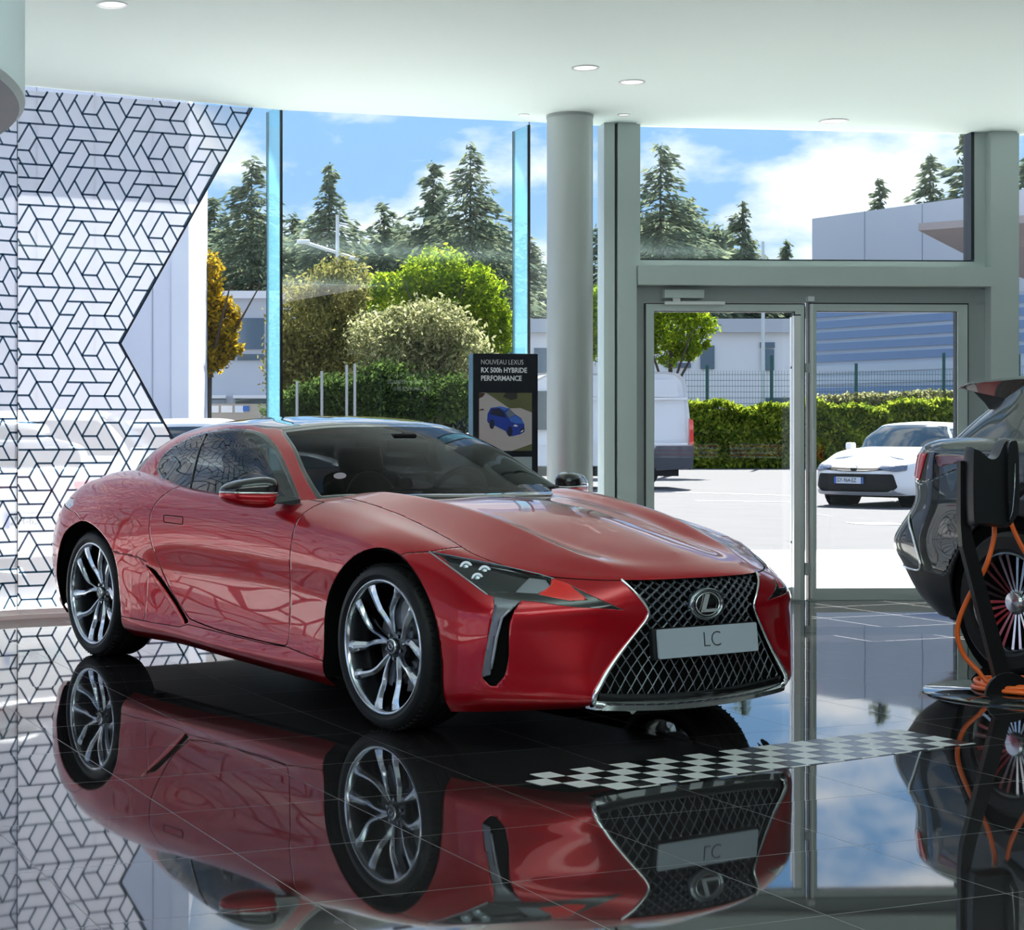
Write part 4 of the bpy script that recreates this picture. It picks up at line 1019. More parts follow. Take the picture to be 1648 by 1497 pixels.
# --- grille opening (front view, half)
GR = [(0, .676), (.20, .676), (.372, .674), (.345, .635), (.300, .575), (.285, .545), (.300, .515), (.38, .42), (.47, .31), (.525, .235), (.528, .205), (.505, .178), (.30, .163), (0, .155)]
GRP = round_poly(GR, [0, 0, .004, .03, .03, .02, .02, .05, .05, .03, .015, .02, .05, 0], 4)
GRP = [(-p[0], p[1]) for p in GRP[::-1]][:-1]+GRP if False else GRP
GRF = GRP+[(-p[0], p[1]) for p in GRP[::-1]]
def g_grille(V, grow=0.0):
    g = sdpoly(V[:, Y], V[:, Z], GRF)-grow
    return np.maximum(g, 0.55-V[:, X])
grille_s = body0.inside(np.maximum(g_grille(body0.V, 0.004), (body0.A['v']-6.3)*.03))
_, shell = shell.cut(np.maximum(g_grille(shell.V), (shell.A['v']-6.05)*.03))

# --- headlight (station, height)
HLu = [(0.245, .855, .766), (0.337, .819, .755), (0.488, .728, .730), (0.656, .621, .694), (0.773, .558, .657), (0.867, .487, .602), (0.915, .393, .559), (0.885, .468, .566), (0.827, .591, .575), (0.736, .686, .592), (0.66, .76, .598), (0.60, .808, .607), (0.576, .81, .615), (0.453, .838, .678)]
HLp = prof3(body0, HLu)
VENTu = [(0.690, .735, .600), (0.682, .76, .56), (0.678, .783, .51), (0.680, .782, .377), (0.667, .787, .301), (0.634, .814, .257), (0.612, .83, .256), (0.591, .849, .288), (0.606, .836, .40), (0.626, .822, .513), (0.619, .806, .576), (0.60, .808, .607)]
VENTp = prof3(body0, VENTu)
KT = 0.22
def g_tz(S, poly): return sdpoly(S.A['t']*KT, S.V[:, Z], stretch(poly, KT))
sel = lambda S: np.where(S.V[:, X] > 0.1, -1.0, 1.0)
def cut_tz(S, poly, grow=0.0):
    g = np.maximum(g_tz(S, poly)-grow, sel(S)); return S.cut(g)
hl_s, shell = cut_tz(shell, HLp, 0.0)
vent_s, shell = cut_tz(shell, round_poly(VENTp, .02, 3))

# --- door (side view)
DOORP = [tuple(p) for p in smooth_poly([(-.70, .95), (-.735, .869), (-.765, .711), (-.785, .556), (-.785, .40), (-.780, .282)], 3, False)]+[tuple(p) for p in smooth_poly([(-.80, .272), (-.978, .272), (-1.391, .280), (-1.70, .302), (-1.80, .33), (-1.983, .445), (-2.10, .59), (-2.155, .729), (-2.155, .827), (-2.115, .904), (-2.05, .96), (-1.98, 1.02)], 4, False)]+[(-1.98, 1.2), (-.70, 1.2)]
def door_g(S):
    g = sdpoly(S.V[:, X], S.V[:, Z], DOORP); return np.maximum(g, 0.76-S.V[:, Y])
g = door_g(shell); door_s = shell.inside(g+0.0025); shell = shell.outside(g-0.0025)

# --- side scoop (side view)
SCOOP = round_poly([(-2.225, .555), (-2.130, .535), (-1.975, .43), (-1.760, .292), (-1.79, .278)], [.01, .03, .05, .004, .004], 3)
def scoop_g(S, P=SCOOP): return np.maximum(sdpoly(S.V[:, X], S.V[:, Z], P), 0.6-S.V[:, Y])
scoop_s, shell = shell.cut(scoop_g(shell))
SRED = [(-2.30, .600), (-2.225, .555), (-1.79, .278), (-1.815, .278), (-2.03, .405)]
sred_s, shell = shell.cut(scoop_g(shell, SRED))

# --- front bumper / fender split, rear bumper split, lower sill split
BUMP = [(.10, .735), (.15, .757), (.245, .766), (.7, .9), (1.2, .9), (1.2, 0), (.10, 0)]
def bump_g(S): return np.maximum(sdpoly(S.V[:, X], S.V[:, Z], BUMP), 0)
g = sdpoly(shell.V[:, X], shell.V[:, Z], BUMP)
bumper_s = shell.inside(g+0.0018); shell = shell.outside(g-0.0018)
SILL = [(-.40, .243), (-.46, .243), (-.77, .270), (-.978, .264), (-1.391, .272), (-1.76, .280), (-1.83, .262), (-2.1, .258), (-2.46, .262), (-2.6, 0), (-.40, 0)]
g = np.maximum(sdpoly(shell.V[:, X], shell.V[:, Z], SILL), .4-shell.V[:, Y])
sill_s = shell.inside(g+0.0015); shell = shell.outside(g-0.0015)
RB = [(-2.30, .592), (-2.52, .603), (-3.05, .80), (-3.4, .84), (-3.60, .78), (-4, .78), (-4, 0), (-2.2, 0), (-2.2, .57)]
g = sdpoly(shell.V[:, X], shell.V[:, Z], RB)
rb_s = shell.inside(g+0.0015); shell = shell.outside(g-0.0015)
# rear lamp
RL = prof3(body0, [(-3.10, .91, .84), (-3.17, .90, .875), (-3.5, .73, .875), (-3.62, .62, .84), (-3.62, .62, .78), (-3.45, .80, .79), (-3.22, .90, .79)])
g = np.maximum(g_tz(shell, RL), shell.V[:, X]+2.9)
rl_s, shell = shell.cut(g)

# cabin cuts -------------------------------------------------------------
DLO = smooth_poly([(-2.44, 1.062), (-2.45, 1.10), (-2.38, 1.165), (-2.20, 1.222), (-2.0, 1.250), (-1.768, 1.262), (-1.542, 1.246), (-1.401, 1.208), (-1.252, 1.146), (-1.068, 1.045), (-.93, .955)], 3, False)
DLO = [tuple(p) for p in DLO]+[(-.90, .928), (-1.2, .932), (-1.5, .938), (-1.9, .953), (-2.15, .977), (-2.32, 1.015)]
def dlo_g(S, grow=0): return np.maximum(sdpoly(S.V[:, X], S.V[:, Z], DLO)-grow, 0.45-S.V[:, Y])
win_s, cab = cabin.cut(dlo_g(cabin))
trim_s, cab = cab.cut(dlo_g(cab, 0.014))
# windscreen: in front of the pillar line
def ws_g(S, t0, vmax, vmin=-1):
    return np.maximum(np.maximum((S.A['t']-t0)*0.3, (S.A['v']-vmax)*0.12), (vmin-S.A['v'])*0.1)
ws_all, cab = cab.cut(ws_g(cab, 2.35, 2.93))
ws_s, ws_frit = ws_all.cut(ws_g(ws_all, 2.16, 2.76, 0.16))
# rear window
rw_all, cab = cab.cut(np.maximum((6.75-cab.A['t'])*.3, np.maximum((cab.A['v']-2.85)*.12, (.25-cab.A['v'])*.1)))
# roof panel (dark glass) between the red rails
roof_g = np.maximum((3.25-cab.A['v'])*0.15, 0)
vth = np.interp(cab.A['t'], [0, 2.25, 2.75, 12], [2.90, 2.92, 3.28, 3.28]); g = (vth-cab.A['v'])*0.15
roof_s = cab.inside(g+0.001); cab = cab.outside(g-0.001)

def sub(parent, S, name, m, thick=0.012, rim=None, sides=True):
    if sides: return [S.obj(name, m, parent, thick, rim=rim), S.mirrored().obj(name, m, parent, thick, rim=rim)]
    return [S.both().obj(name, m, parent, thick, rim=rim)]
sub(car, shell, 'body', M_RED, sides=False, rim=M_SEAM)
sub(car, cab, 'roof_rails', M_RED, 0.01, sides=False, rim=M_SEAM)
sub(car, roof_s, 'roof_panel', M_BLKG, 0.01, sides=False)
hood_o = sub(car, hood_s, 'hood', M_RED, 0.012, sides=False, rim=M_SEAM)[0]
bump_o = sub(car, bumper_s, 'front_bumper', M_RED, 0.012, sides=False, rim=M_SEAM)[0]
rb_o = sub(car, rb_s, 'rear_bumper', M_RED, 0.012, sides=False, rim=M_SEAM)[0]
sub(car, sill_s, 'sill', M_RED, 0.012, rim=M_SEAM)
doors = sub(car, door_s, 'door', M_RED, 0.012, rim=M_SEAM)
sub(car, sred_s, 'scoop_edge', M_REDREF, 0.01)
for o in sub(car, scoop_s.offset(0.035), 'side_scoop', M_SEAM, 0.004): pass
wins = sub(car, win_s, 'side_window', M_CARGLASS2, 0.0)
sub(car, trim_s, 'window_trim', M_BLKG, 0.008)
wsc = sub(car, ws_s, 'windshield', M_CARGLASS, 0, sides=False)[0]
sub(wsc, ws_frit, 'black_border', M_BLKG, 0.004, sides=False)
sub(car, rw_all, 'rear_window', M_CARGLASS2, 0, sides=False)
for o in sub(car, rl_s.offset(0.002), 'tail_lamp', mat('clear_tail_lamp', (0.55, 0.60, 0.68), 0.08, 0.6, 1.0), 0.01): pass

# dark under-skin so that seams and gaps read black, with wheel wells
under = cut_arches(body0).outside(g_grille(cut_arches(body0).V, 0.02))
under = under.offset(0.03); under = under.outside(np.maximum(-(under.V[:, Z]-.60), np.abs(under.V[:, X]+1.95)-1.1) if False else (np.where((under.V[:, Z] > .86) & (under.V[:, X] < -.95) & (under.V[:, Y] < .72), -1.0, 1.0)))
under.both().obj('inner_shell', M_SEAM, car)
def arch_wall(A, s):
    P = [(p[0], max(p[1], .34 if p[0] < -3.1 else .17)) for p in arch_poly(A)]; n = len(P); vs = []; fs = []
    for y in (s*0.925, s*0.60):
        for p in P: vs.append((p[0], y, p[1]))
    for k in range(n-1): fs.append((k, k+1, n+k+1, n+k))
    fs.append(tuple(range(n, 2*n)))
    return obj('wheel_well', vs, fs, M_SEAM, car)
for A in (ARCH_F, ARCH_R):
    for s in (-1, 1): arch_wall(A, s)
mb = MB(); mb.bbox(-3.5, .55, -.70, .70, .17, .30, .03)
mb.build('underfloor', M_BLKM, car)

# --- grille -----------------------------------------------------------------
bv_body = BVHTree.FromPolygons([tuple(v) for v in body0.both().V], [tuple(map(int, f)) for f in body0.both().F])
def nose_x(y, z):
    h = bv_body.ray_cast(Vector((3, y, z)), Vector((-1, 0, 0))); return h[0].x if h[0] is not None else 0.7
gi = grille_s.both(); gi = Surf(gi.V-np.array([0.045, 0, 0]), gi.F, gi.A)
grille = gi.obj('grille', M_SEAM, car)
def lin(a, b, n): return [tuple(np.array(a)+(np.array(b)-np.array(a))*k/n) for k in range(n)]
outline = []
GO = GRP[1:]
for k in range(len(GO)-1): outline += lin(GO[k], GO[k+1], max(1, int(np.hypot(GO[k+1][0]-GO[k][0], GO[k+1][1]-GO[k][1])/.02)))
outline.append(GO[-1])
for s in (-1, 1):
    pts = []; rs = []
    for (y, z) in outline:
        if z > .672 and y < .36: continue
        if z < .185 and y < .495: continue
        pts.append((nose_x(y*s, z)+.002, y*s, z)); rs.append(.006+.006*max(0, min(1, (.45-z)/.2)))
    MB().tube(pts, .008, 8, rs=rs).build('chrome_surround', M_CHROME, grille, smooth=True)
# lower chrome lip and shelf
def lip(z0, z1, out0, out1, ymax, m, name, n=44):
    vs = []; fs = []
    for k in range(n+1):
        y = -ymax+2*ymax*k/n; e = 1-abs(y/ymax)**6
        zz0 = z0+.022*abs(y/ymax)**2.2; zz1 = z1+.022*abs(y/ymax)**2.2
        xb = nose_x(y*.985, .20)
        for (dx, z) in ((-.05, zz0), (out0, zz0), (out1, (zz0*.4+zz1*.6)), (out0*.4, zz1), (-.05, zz1)):
            vs.append((xb+dx*(0.35+.65*e if dx > 0 else 1), y, z))
    for k in range(n):
        for j in range(4): fs.append((k*5+j, k*5+j+1, k*5+j+6, k*5+j+5))
    fs += [(0, 1, 2, 3, 4), tuple(n*5+j for j in (4, 3, 2, 1, 0))]
    o = obj(name, vs, fs, m, grille, True); shade_auto(o, 50); return o
lip(.150, .186, .018, .030, .520, M_CHROME, 'chrome_lip')
lip(.186, .214, .004, .006, .50, M_BLKG, 'black_shelf')
# lattice of crossing wires: rows get closer towards the top
rows = [.205]; dz = .0415
while rows[-1] < .675: rows.append(rows[-1]+dz); dz = max(.0125, dz*.942)
def in_gr(y, z): return sdpoly(np.array([y]), np.array([z]), GRF)[0]
wires = MB(); leaf = MB()
def wire(mb, p, q, w, h):
    p = Vector(p); q = Vector(q); d = q-p; L = d.length
    if L < 1e-5: return
    d.normalize(); up = Vector((1, 0, 0)); sd_ = d.cross(up).normalized(); 
    vs = []
    for (c, ww) in ((p, w), ((p+q)/2, w*.75), (q, w)):
        vs += [tuple(c+sd_*ww), tuple(c+up*h), tuple(c-sd_*ww), tuple(c-up*h*.5)]
    fs = []
    for a in (0, 4):
        for k in range(4): fs.append((a+k, a+(k+1) % 4, a+4+(k+1) % 4, a+4+k))
    mb.add(vs, fs)
PITCH = .0515
for k in range(len(rows)-1):
    z0, z1 = rows[k], rows[k+1]; off = (k % 2)*.5
    for i in range(-12, 13):
        y0 = (i+off)*PITCH
        for sgn in (-1, 1):
            y1 = y0+sgn*.5*PITCH
            if in_gr(y0, z0) > .006 or in_gr(y1, z1) > .006: continue
            if z0 > .355 and z1 < .475 and abs(y0) < .25: pass
            f = min(1, max(0, (z0-.30)/.3))
            w = .0024+.0020*f
            wire(wires, (nose_x(y0, z0)-.020, y0, z0), (nose_x(y1, z1)-.020, y1, z1), w, .004+.004*f)
    # a faceted leaf on each node
    for i in range(-12, 13):
        y0 = (i+off)*PITCH
        if in_gr(y0, z0) > -.004: continue
        f = min(1, max(0, (z0-.30)/.3)); x0 = nose_x(y0, z0)-.014
        a = .0035+.0085*f; b = .004+.0022*f
        leaf.add([(x0, y0-a, z0+b*.3), (x0, y0+a, z0+b*.3), (x0, y0, z0-b), (x0, y0, z0+b), (x0+.006+.004*f, y0, z0)], [(0, 2, 4), (2, 1, 4), (1, 3, 4), (3, 0, 4), (0, 3, 1, 2)])
wires.build('lattice_wire', mat('lattice_silver', (.24, .255, .29), .36, .8), grille); leaf.build('lattice_pattern', mat('lattice_facets', (0.36, .385, .42), .2, 1.0), grille)
# emblem
em = MB(); N_ = 56
def ell(a, b, x): return [(x, a*math.cos(2*PI*k/N_), b*math.sin(2*PI*k/N_)) for k in range(N_)]
EX, EZ = nose_x(0, .57)+.002, .568
def rings(mb, rr):
    vs = []; fs = []
    for a, b, x in rr: vs += [(EX+x, p[1], EZ+p[2]) for p in ell(a, b, x)]
    for j in range(len(rr)-1):
        for k in range(N_): fs.append((j*N_+k, j*N_+(k+1) % N_, (j+1)*N_+(k+1) % N_, (j+1)*N_+k))
    mb.add(vs, fs)
rings(em, [(.094, .066, -.03), (.094, .066, .002), (.088, .061, .012), (.078, .053, .010), (.074, .050, .001)])
emb = em.build('emblem', M_DCHROME, car, smooth=True)
dk = MB(); rings(dk, [(.0745, .0505, .001), (.001, .001, .006)]); dk.build('emblem_disc', M_BLKG, emb, smooth=True)
rg = MB()
rg.tube([(EX+.007, .064*math.cos(2*PI*k/N_), EZ+.046*math.sin(2*PI*k/N_)) for k in range(N_)], .0032, 8, closed=True)
rg.build('emblem_ring', M_CHROME, emb, smooth=True)
lt = MB()
# the slanted L: near end of y is -
lt.prism([(-.012, .041), (.006, .041), (-.016, -.020), (.056, -.020), (.050, -.031), (-.036, -.031)], EX+.006, EX+.014, 'yz'); lt.v = [(p[0], p[1], p[2]+EZ) for p in lt.v]
lt.build('emblem_letter', mat('satin_silver', (.75, .77, .8), .35, .7), emb)
# show plate
PX = nose_x(0, .42)+.012
pl = MB(); pl.add([], [])
pp = round_poly([(-.272, -.058), (.272, -.058), (.272, .058), (-.272, .058)], .008, 3)
pl.prism(pp, 0, .008, 'yz')
plate = pl.build('licence_plate', M_PLATE, car); plate.location = (PX, .005, .421); plate.rotation_euler = (0, -math.radians(6), 0)
hb = MB(); hb.bbox(-.035, -.002, -.285, .285, -.062, .062, .008); hb.build('plate_holder', M_BLKM, plate)
text_obj('lettering', 'LC', .088, M_DKTXT, plate, (.0085, -.035, -.042), (PI/2, 0, PI/2), .0004, 'LEFT', 1.0, -.0015)

# --- headlights -------------------------------------------------------------------
for s in (-1, 1):
    H = hl_s if s > 0 else hl_s.mirrored()
    base = H.offset(0.018)
    hl = base.obj('headlight', M_BLKG, car)
    bez_o = [p for p in HLp]
    LENSp = prof3(body0, [(0.287, .845, .757), (0.495, .733, .726), (0.629, .64, .700), (0.71, .61, .674), (0.728, .621, .651), (0.717, .674, .623), (0.618, .762, .626), (0.583, .802, .622), (0.506, .824, .657)])
    REDp = prof3(body0, [(0.715, .600, .682), (0.773, .559, .656), (0.844, .529, .608), (0.84, .536, .600), (0.81, .591, .598), (0.718, .671, .620), (0.732, .625, .650)])
    g = g_tz(hl_s, LENSp); lens, rest = hl_s.cut(g); red, rest2 = rest.cut(g_tz(rest, REDp))
    SILp = prof3(body0, [(0.635, .640, .682), (0.70, .615, .676), (0.73, .615, .655), (0.717, .674, .623), (0.655, .735, .625), (.66, .70, .655)])
    fx = (lambda S: S) if s > 0 else (lambda S: S.mirrored())
    fx(rest2).obj('lamp_bezel', M_BLKG, hl, 0.008)
    fx(red).obj('red_wedge', M_REDREF, hl, 0.006)
    fx(lens).obj('clear_lens', M_LENS, hl)
    sil = lens.inside(g_tz(lens, SILp)).offset(0.006)
    fx(sil).obj('silver_panel', M_SILV, hl, 0.003)
    # three projector units under the lens
    for (qx_, qy_, qz_, r) in ((.415, .785, .708, .026), (.485, .745, .694, .026), (.490, .785, .668, .024)):
        u = MB(); c = Vector((qx_-.012, s*qy_, qz_)); ax = Vector((.72, s*.66, .2)).normalized()
        u.cyl(c-ax*.03, c+ax*.008, r, r, 20); u.build('projector', M_DCHROME, hl, auto=40)
        u = MB(); u.cyl(c+ax*.006, c+ax*.014, r*.72, r*.3, 20); u.build('projector_glass', M_LAMPW, hl, smooth=True)
    rim_pts = [(.300, .838, .748), (.40, .785, .735), (.50, .726, .718), (.60, .655, .699)]
    MB().tube([(a-.012, s*(b-.012), c-.008) for a, b, c in rim_pts], .0045, 6).build('light_bar', M_LAMPW, hl, smooth=True)
    # thin silver edge below
    edge = [HLu[0], (.33, .850, .732), (0.453, .838, .678), (0.576, .811, .613)]
    MB().tube([(a+.001, s*(b+.002), c) for a, b, c in edge], .0035, 6).build('silver_edge', M_SILV, hl, smooth=True)
    top = [HLu[0], HLu[1], HLu[2], HLu[3], (.72, .59, .677)]
    MB().tube([(a+.001, s*(b+.001), c) for a, b, c in top], .0028, 6).build('silver_edge', M_DCHROME, hl, smooth=True)
    # vent with the L shaped lamp blade
    V_ = vent_s if s > 0 else vent_s.mirrored()
    vt = V_.offset(0.05).obj('bumper_vent', M_SEAM, car, 0.004)
    BL = prof3(body0, [(0.690, .735, .600), (0.676, .765, .560), (.650, .795, .520), (.640, .812, .45), (0.617, .830, .30), (0.591, .849, .288), (0.606, .836, .40), (0.626, .822, .513), (0.619, .806, .576), (0.60, .808, .607)])
    bl = vent_s.inside(g_tz(vent_s, BL))
    (bl if s > 0 else bl.mirrored()).obj('lamp_blade', mat('blade_grey', (.13, .13, .15), .25, .5, .6), vt, 0.012)
    MB().tube([(a+.004, s*(b+.003), c) for a, b, c in [(.672, .775, .560), (.652, .798, .530), (.636, .812, .45), (.624, .822, .36), (.620, .828, .325)]], .006, 8).build('light_strip', mat('strip_grey', (.3, .31, .36), .2, .3, 1.0), vt, smooth=True)

# --- wheels -----------------------------------------------------------------------
def spoke_pts(side, n=14):
    out = []
    for k in range(n+1):
        u = k/n; r = .052+(.268-.052)*u
        if side < 0: a = -(4.0+17.0*min(1, u/.5)**.8+3.0*u)
        else:
            q = max(0, min(1, (u-.30)/.65)); a = 4.0+16.0*q*q*(3-2*q)
        d = -.052*(1-u)**1.5-.006                 # hub sits deeper than the rim edge
        out.append((r, math.radians(a), d, u))
    return out
def make_wheel(name, parent):
    w = empty(name, (0, 0, 0), 0, parent)
    t = MB()
    prof = []
    for a in range(0, 181, 12):
        th_ = math.radians(a); 
    R = .352
    prof = [(.283, .0), (.290, .010), (.305, .017), (.322, .016), (.334, .009), (.343, -.004), (R-.004, -.020), (R, -.035), (R, -.062), (R-.006, -.064), (R-.006, -.070), (R, -.072), (R, -.115), (R-.006, -.117), (R-.006, -.123), (R, -.125), (R, -.168), (R-.006, -.170), (R-.006, -.176), (R, -.178), (R, -.205), (R-.006, -.222), (.335, -.245), (.30, -.252), (.283, -.245)]
    t.lathe(prof, 96, 'y'); t.build('tyre', M_TYRE, w, auto=28)
    # sidewall lettering-like raised band and tread blocks
    tb = MB()
    for k in range(72):
        a = 2*PI*k/72
        M = Matrix.Rotation(a, 4, 'Y')
        tb.box(-.0016, .0016, -.040, -.006, .340, .3525, M)
    tb.build('tread_pattern', mat('tyre_groove', (.004, .004, .004), .8), w)
    rm = MB(); rm.lathe([(.284, -.004), (.287, .006), (.280, .010), (.273, .004), (.268, -.012), (.262, -.03), (.255, -.10), (.250, -.22), (.262, -.245)], 96, 'y')
    rm.build('rim', M_RIMD, w, auto=40)
    rl = MB(); rl.lathe([(.2865, .004), (.284, .0105), (.277, .0095), (.270, -.001), (.268, -.008)], 96, 'y'); rl.build('rim_lip', M_RIM, w, smooth=True)
    for p in range(5):
        for side in (-1, 1):
            s_ = MB(); pts = spoke_pts(side); vs = []; fs = []
            for (r, a, d, u) in pts:
                a += 2*PI*p/5
                er = (math.cos(a), math.sin(a)); et = (-er[1], er[0])
                wid = .0105+.005*math.sin(u*PI)+.024*u**4
                ridge = .35*side*(1-u)
                sec = [(-wid, -.022), (-wid*.92, -.008), (-wid*.28+wid*ridge, .004), (wid*.28+wid*ridge, .004), (wid*.92, -.008), (wid, -.022), (wid*.6, -.048), (-wid*.6, -.048)]
                for (q, h) in sec:
                    vs.append((er[0]*r+et[0]*q, d+h, er[1]*r+et[1]*q))
            m_ = 8
            for k in range(len(pts)-1):
                for j in range(m_): fs.append((k*m_+j, k*m_+(j+1) % m_, (k+1)*m_+(j+1) % m_, (k+1)*m_+j))
            fs += [tuple(range(m_)), tuple((len(pts)-1)*m_+j for j in range(m_))[::-1]]
            s_.add(vs, fs); s_.build('spoke', M_RIM, w, auto=32)
    hb = MB(); hb.lathe([(.001, -.040), (.026, -.041), (.030, -.046), (.034, -.060), (.066, -.066), (.074, -.078), (.074, -.12)], 48, 'y'); hb.build('hub', M_RIMD, w, auto=40)
    cp = MB(); cp.lathe([(.028, -.038), (.031, -.0385), (.033, -.044)], 40, 'y')
    cp.tube([(.016*math.cos(2*PI*k/24), -.038, .012*math.sin(2*PI*k/24)) for k in range(24)], .0016, 6, closed=True)
    cp.build('cap_ring', M_CHROME, w, smooth=True)
    for k in range(5):
        a = 2*PI*(k+.5)/5
        n_ = MB(); c = (.052*math.cos(a), 0, .052*math.sin(a))
        n_.cyl((c[0], -.070, c[2]), (c[0], -.052, c[2]), .0095, .0075, 10); n_.build('wheel_nut', M_DCHROME, w, auto=40)
    dc = MB(); dc.lathe([(.07, -.125), (.195, -.125), (.197, -.128), (.197, -.155), (.07, -.155)], 64, 'y')
    dc.build('brake_disc', M_DISC, w, auto=40)
    ca = MB()
    for sgn in (1,):
        pr = []
        for k in range(9):
            a = math.radians(150+60*k/8); pr.append((.215*math.cos(a), .215*math.sin(a)))
        for k in range(9):
            a = math.radians(210-60*k/8); pr.append((.125*math.cos(a), .125*math.sin(a)))
        ca.prism(pr, -.168, -.108, 'xz')
    ca.build('brake_caliper', mat('caliper_dark', (.04, .04, .045), .35), w)
    return w
wheel = make_wheel('wheel', car)
def place_wheel(w, x, s, spin):
    w.location = (x, s*.918, WR)
    R = Matrix.Rotation(spin, 3, 'Y')
    if s < 0: w.rotation_euler = (Matrix.Rotation(PI, 3, 'Z') @ Matrix.Rotation(-spin, 3, 'Y')).to_euler()
    else: w.rotation_euler = R.to_euler()
wheels = [wheel]+[copy_tree(wheel, car) for _ in range(3)]
for w, (x, s, sp) in zip(wheels, ((FW, -1, .314), (RW, -1, .314), (FW, 1, .4), (RW, 1, .9))): place_wheel(w, x, s, sp)

# --- mirrors, handles, wipers -------------------------------------------------------
def ellipsoid(n1, n2, a, b, c, e1=.6, e2=.75):
    vs = []; fs = []
    sp = lambda v, e: math.copysign(abs(v)**e, v)
    for i in range(n1+1):
        ph = -PI/2+PI*i/n1
        for j in range(n2):
            th_ = 2*PI*j/n2
            vs.append((a*sp(math.cos(ph), e1)*sp(math.cos(th_), e2), b*sp(math.cos(ph), e1)*sp(math.sin(th_), e2), c*sp(math.sin(ph), e1)))
    for i in range(n1):
        for j in range(n2):
            fs.append((i*n2+j, i*n2+(j+1) % n2, (i+1)*n2+(j+1) % n2, (i+1)*n2+j))
    return np.array(vs), fs
for s in (-1, 1):
    vs, fs = ellipsoid(28, 40, .085, .125, .074)
    V = vs.copy(); 
    tt = (V[:, 1]+.125)/.25                                   # 0 inboard .. 1 outboard
    V[:, 2] *= (1-.40*tt**2.0); V[:, 0] *= (1-.30*tt)
    V[:, 0] -= .085*tt**1.5; V[:, 2] += .020*tt*1.0*0+.012
    V[:, 2] += np.where(V[:, 2] > 0, .012*(1-tt), 0)
    V += np.array([-.975, 0, .958]); V[:, 1] = s*(V[:, 1]+.985)
    T = []
    for f in fs: T += [(f[0], f[1], f[2]), (f[0], f[2], f[3])]
    T = np.array(T); T = T if s > 0 else T[:, ::-1]
    Sm = Surf(V, T, {'t': tt, 'v': tt})
    zc = .975+.006*tt
    top, low = Sm.cut(-(Sm.V[:, 2]-zc))
    band, low = low.cut(-(low.V[:, 2]-(.967+.006*low.A['t'])))
    glassp, low2 = low.cut(low.V[:, 0]+1.03+.06*low.A['t'])
    mr = low.obj('side_mirror', M_RED, car, .004)
    top.obj('mirror_cap', M_BLKG, mr, .004); band.obj('mirror_strip', M_CHROME, mr, .004)
    st = MB(); st.add([(-.85, s*.80, .915), (-.97, s*.80, .93), (-1.0, s*.90, .925), (-.92, s*.91, .925), (-.85, s*.80, .945), (-.97, s*.80, .955), (-1.02, s*.90, .955), (-.93, s*.91, .965)], [(0, 1, 2, 3), (4, 7, 6, 5), (0, 4, 5, 1), (1, 5, 6, 2), (2, 6, 7, 3), (3, 7, 4, 0)])
    st.build('mirror_foot', M_BLKG, mr)
    # door handle
    hd = round_poly([(-2.022, .826), (-1.825, .824), (-1.822, .785), (-2.016, .789)], .012, 3)
    dr = doors[0] if s > 0 else doors[1]
    side_y = lambda x, z: bv_body.ray_cast(Vector((x, s*2, z)), Vector((0, -s, 0)))[0].y
    n = len(hd); ring = [(a, side_y(a, b)+s*.0005, b) for a, b in hd]
    MB().tube(ring, .0022, 6, closed=True).build('door_handle', M_SEAM, dr)
    cr_ = [(-1.985, .811), (-1.93, .806), (-1.90, .800), (-1.86, .801)]
    # quarter window divider, belt moulding, A-pillar black
    bp = BVHTree.FromPolygons([tuple(v) for v in cabin.both().V], [tuple(map(int, f)) for f in cabin.both().F])
    cab_y = lambda x, z: bp.ray_cast(Vector((x, s*2, z)), Vector((0, -s, 0)))[0].y
    q = [(-2.025, 1.247), (-2.0, 1.16), (-1.975, 1.07), (-1.955, .965)]
    MB().tube([(a, cab_y(a, b)+s*.001, b) for a, b in q], .007, 6).build('window_divider', M_BLKG, wins[0] if s > 0 else wins[1])
    bl_ = [(-.90, .927), (-1.2, .929), (-1.5, .935), (-1.9, .950), (-2.15, .974), (-2.32, 1.010), (-2.42, 1.05)]
    pts = smooth_poly(bl_, 6, False)
    MB().tube([(a, cab_y(a, b)+s*.004, b) for a, b in pts], .006, 8).build('belt_trim', M_DCHROME, car, smooth=True)
for (y0, y1) in ((-.45, .10), (.12, .60)):
    MB().tube([(-.60-.12*abs(y0), y0, .985), (-.56-.1*abs((y0+y1)/2), (y0+y1)/2, .987), (-.60-.12*abs(y1), y1, .987)], .006, 6).build('wiper', M_BLKM, car, smooth=True)
MB().cyl((-.995, -.600, 1.052), (-.992, -.601, 1.0555), .001, .001, 3).v
stk = MB(); cpt = bp.ray_cast(Vector((2, -.585, 1.05)), Vector((-1, 0, 0)))[0]
nrm = bp.ray_cast(Vector((2, -.585, 1.05)), Vector((-1, 0, 0)))[1]; nrm = nrm if nrm.x > 0 else -nrm
stk.cyl(cpt+nrm*.001, cpt+nrm*.002, .030, .030, 28); stk.build('round_sticker', mat('sticker', (.35, .28, .33), .6), wsc)

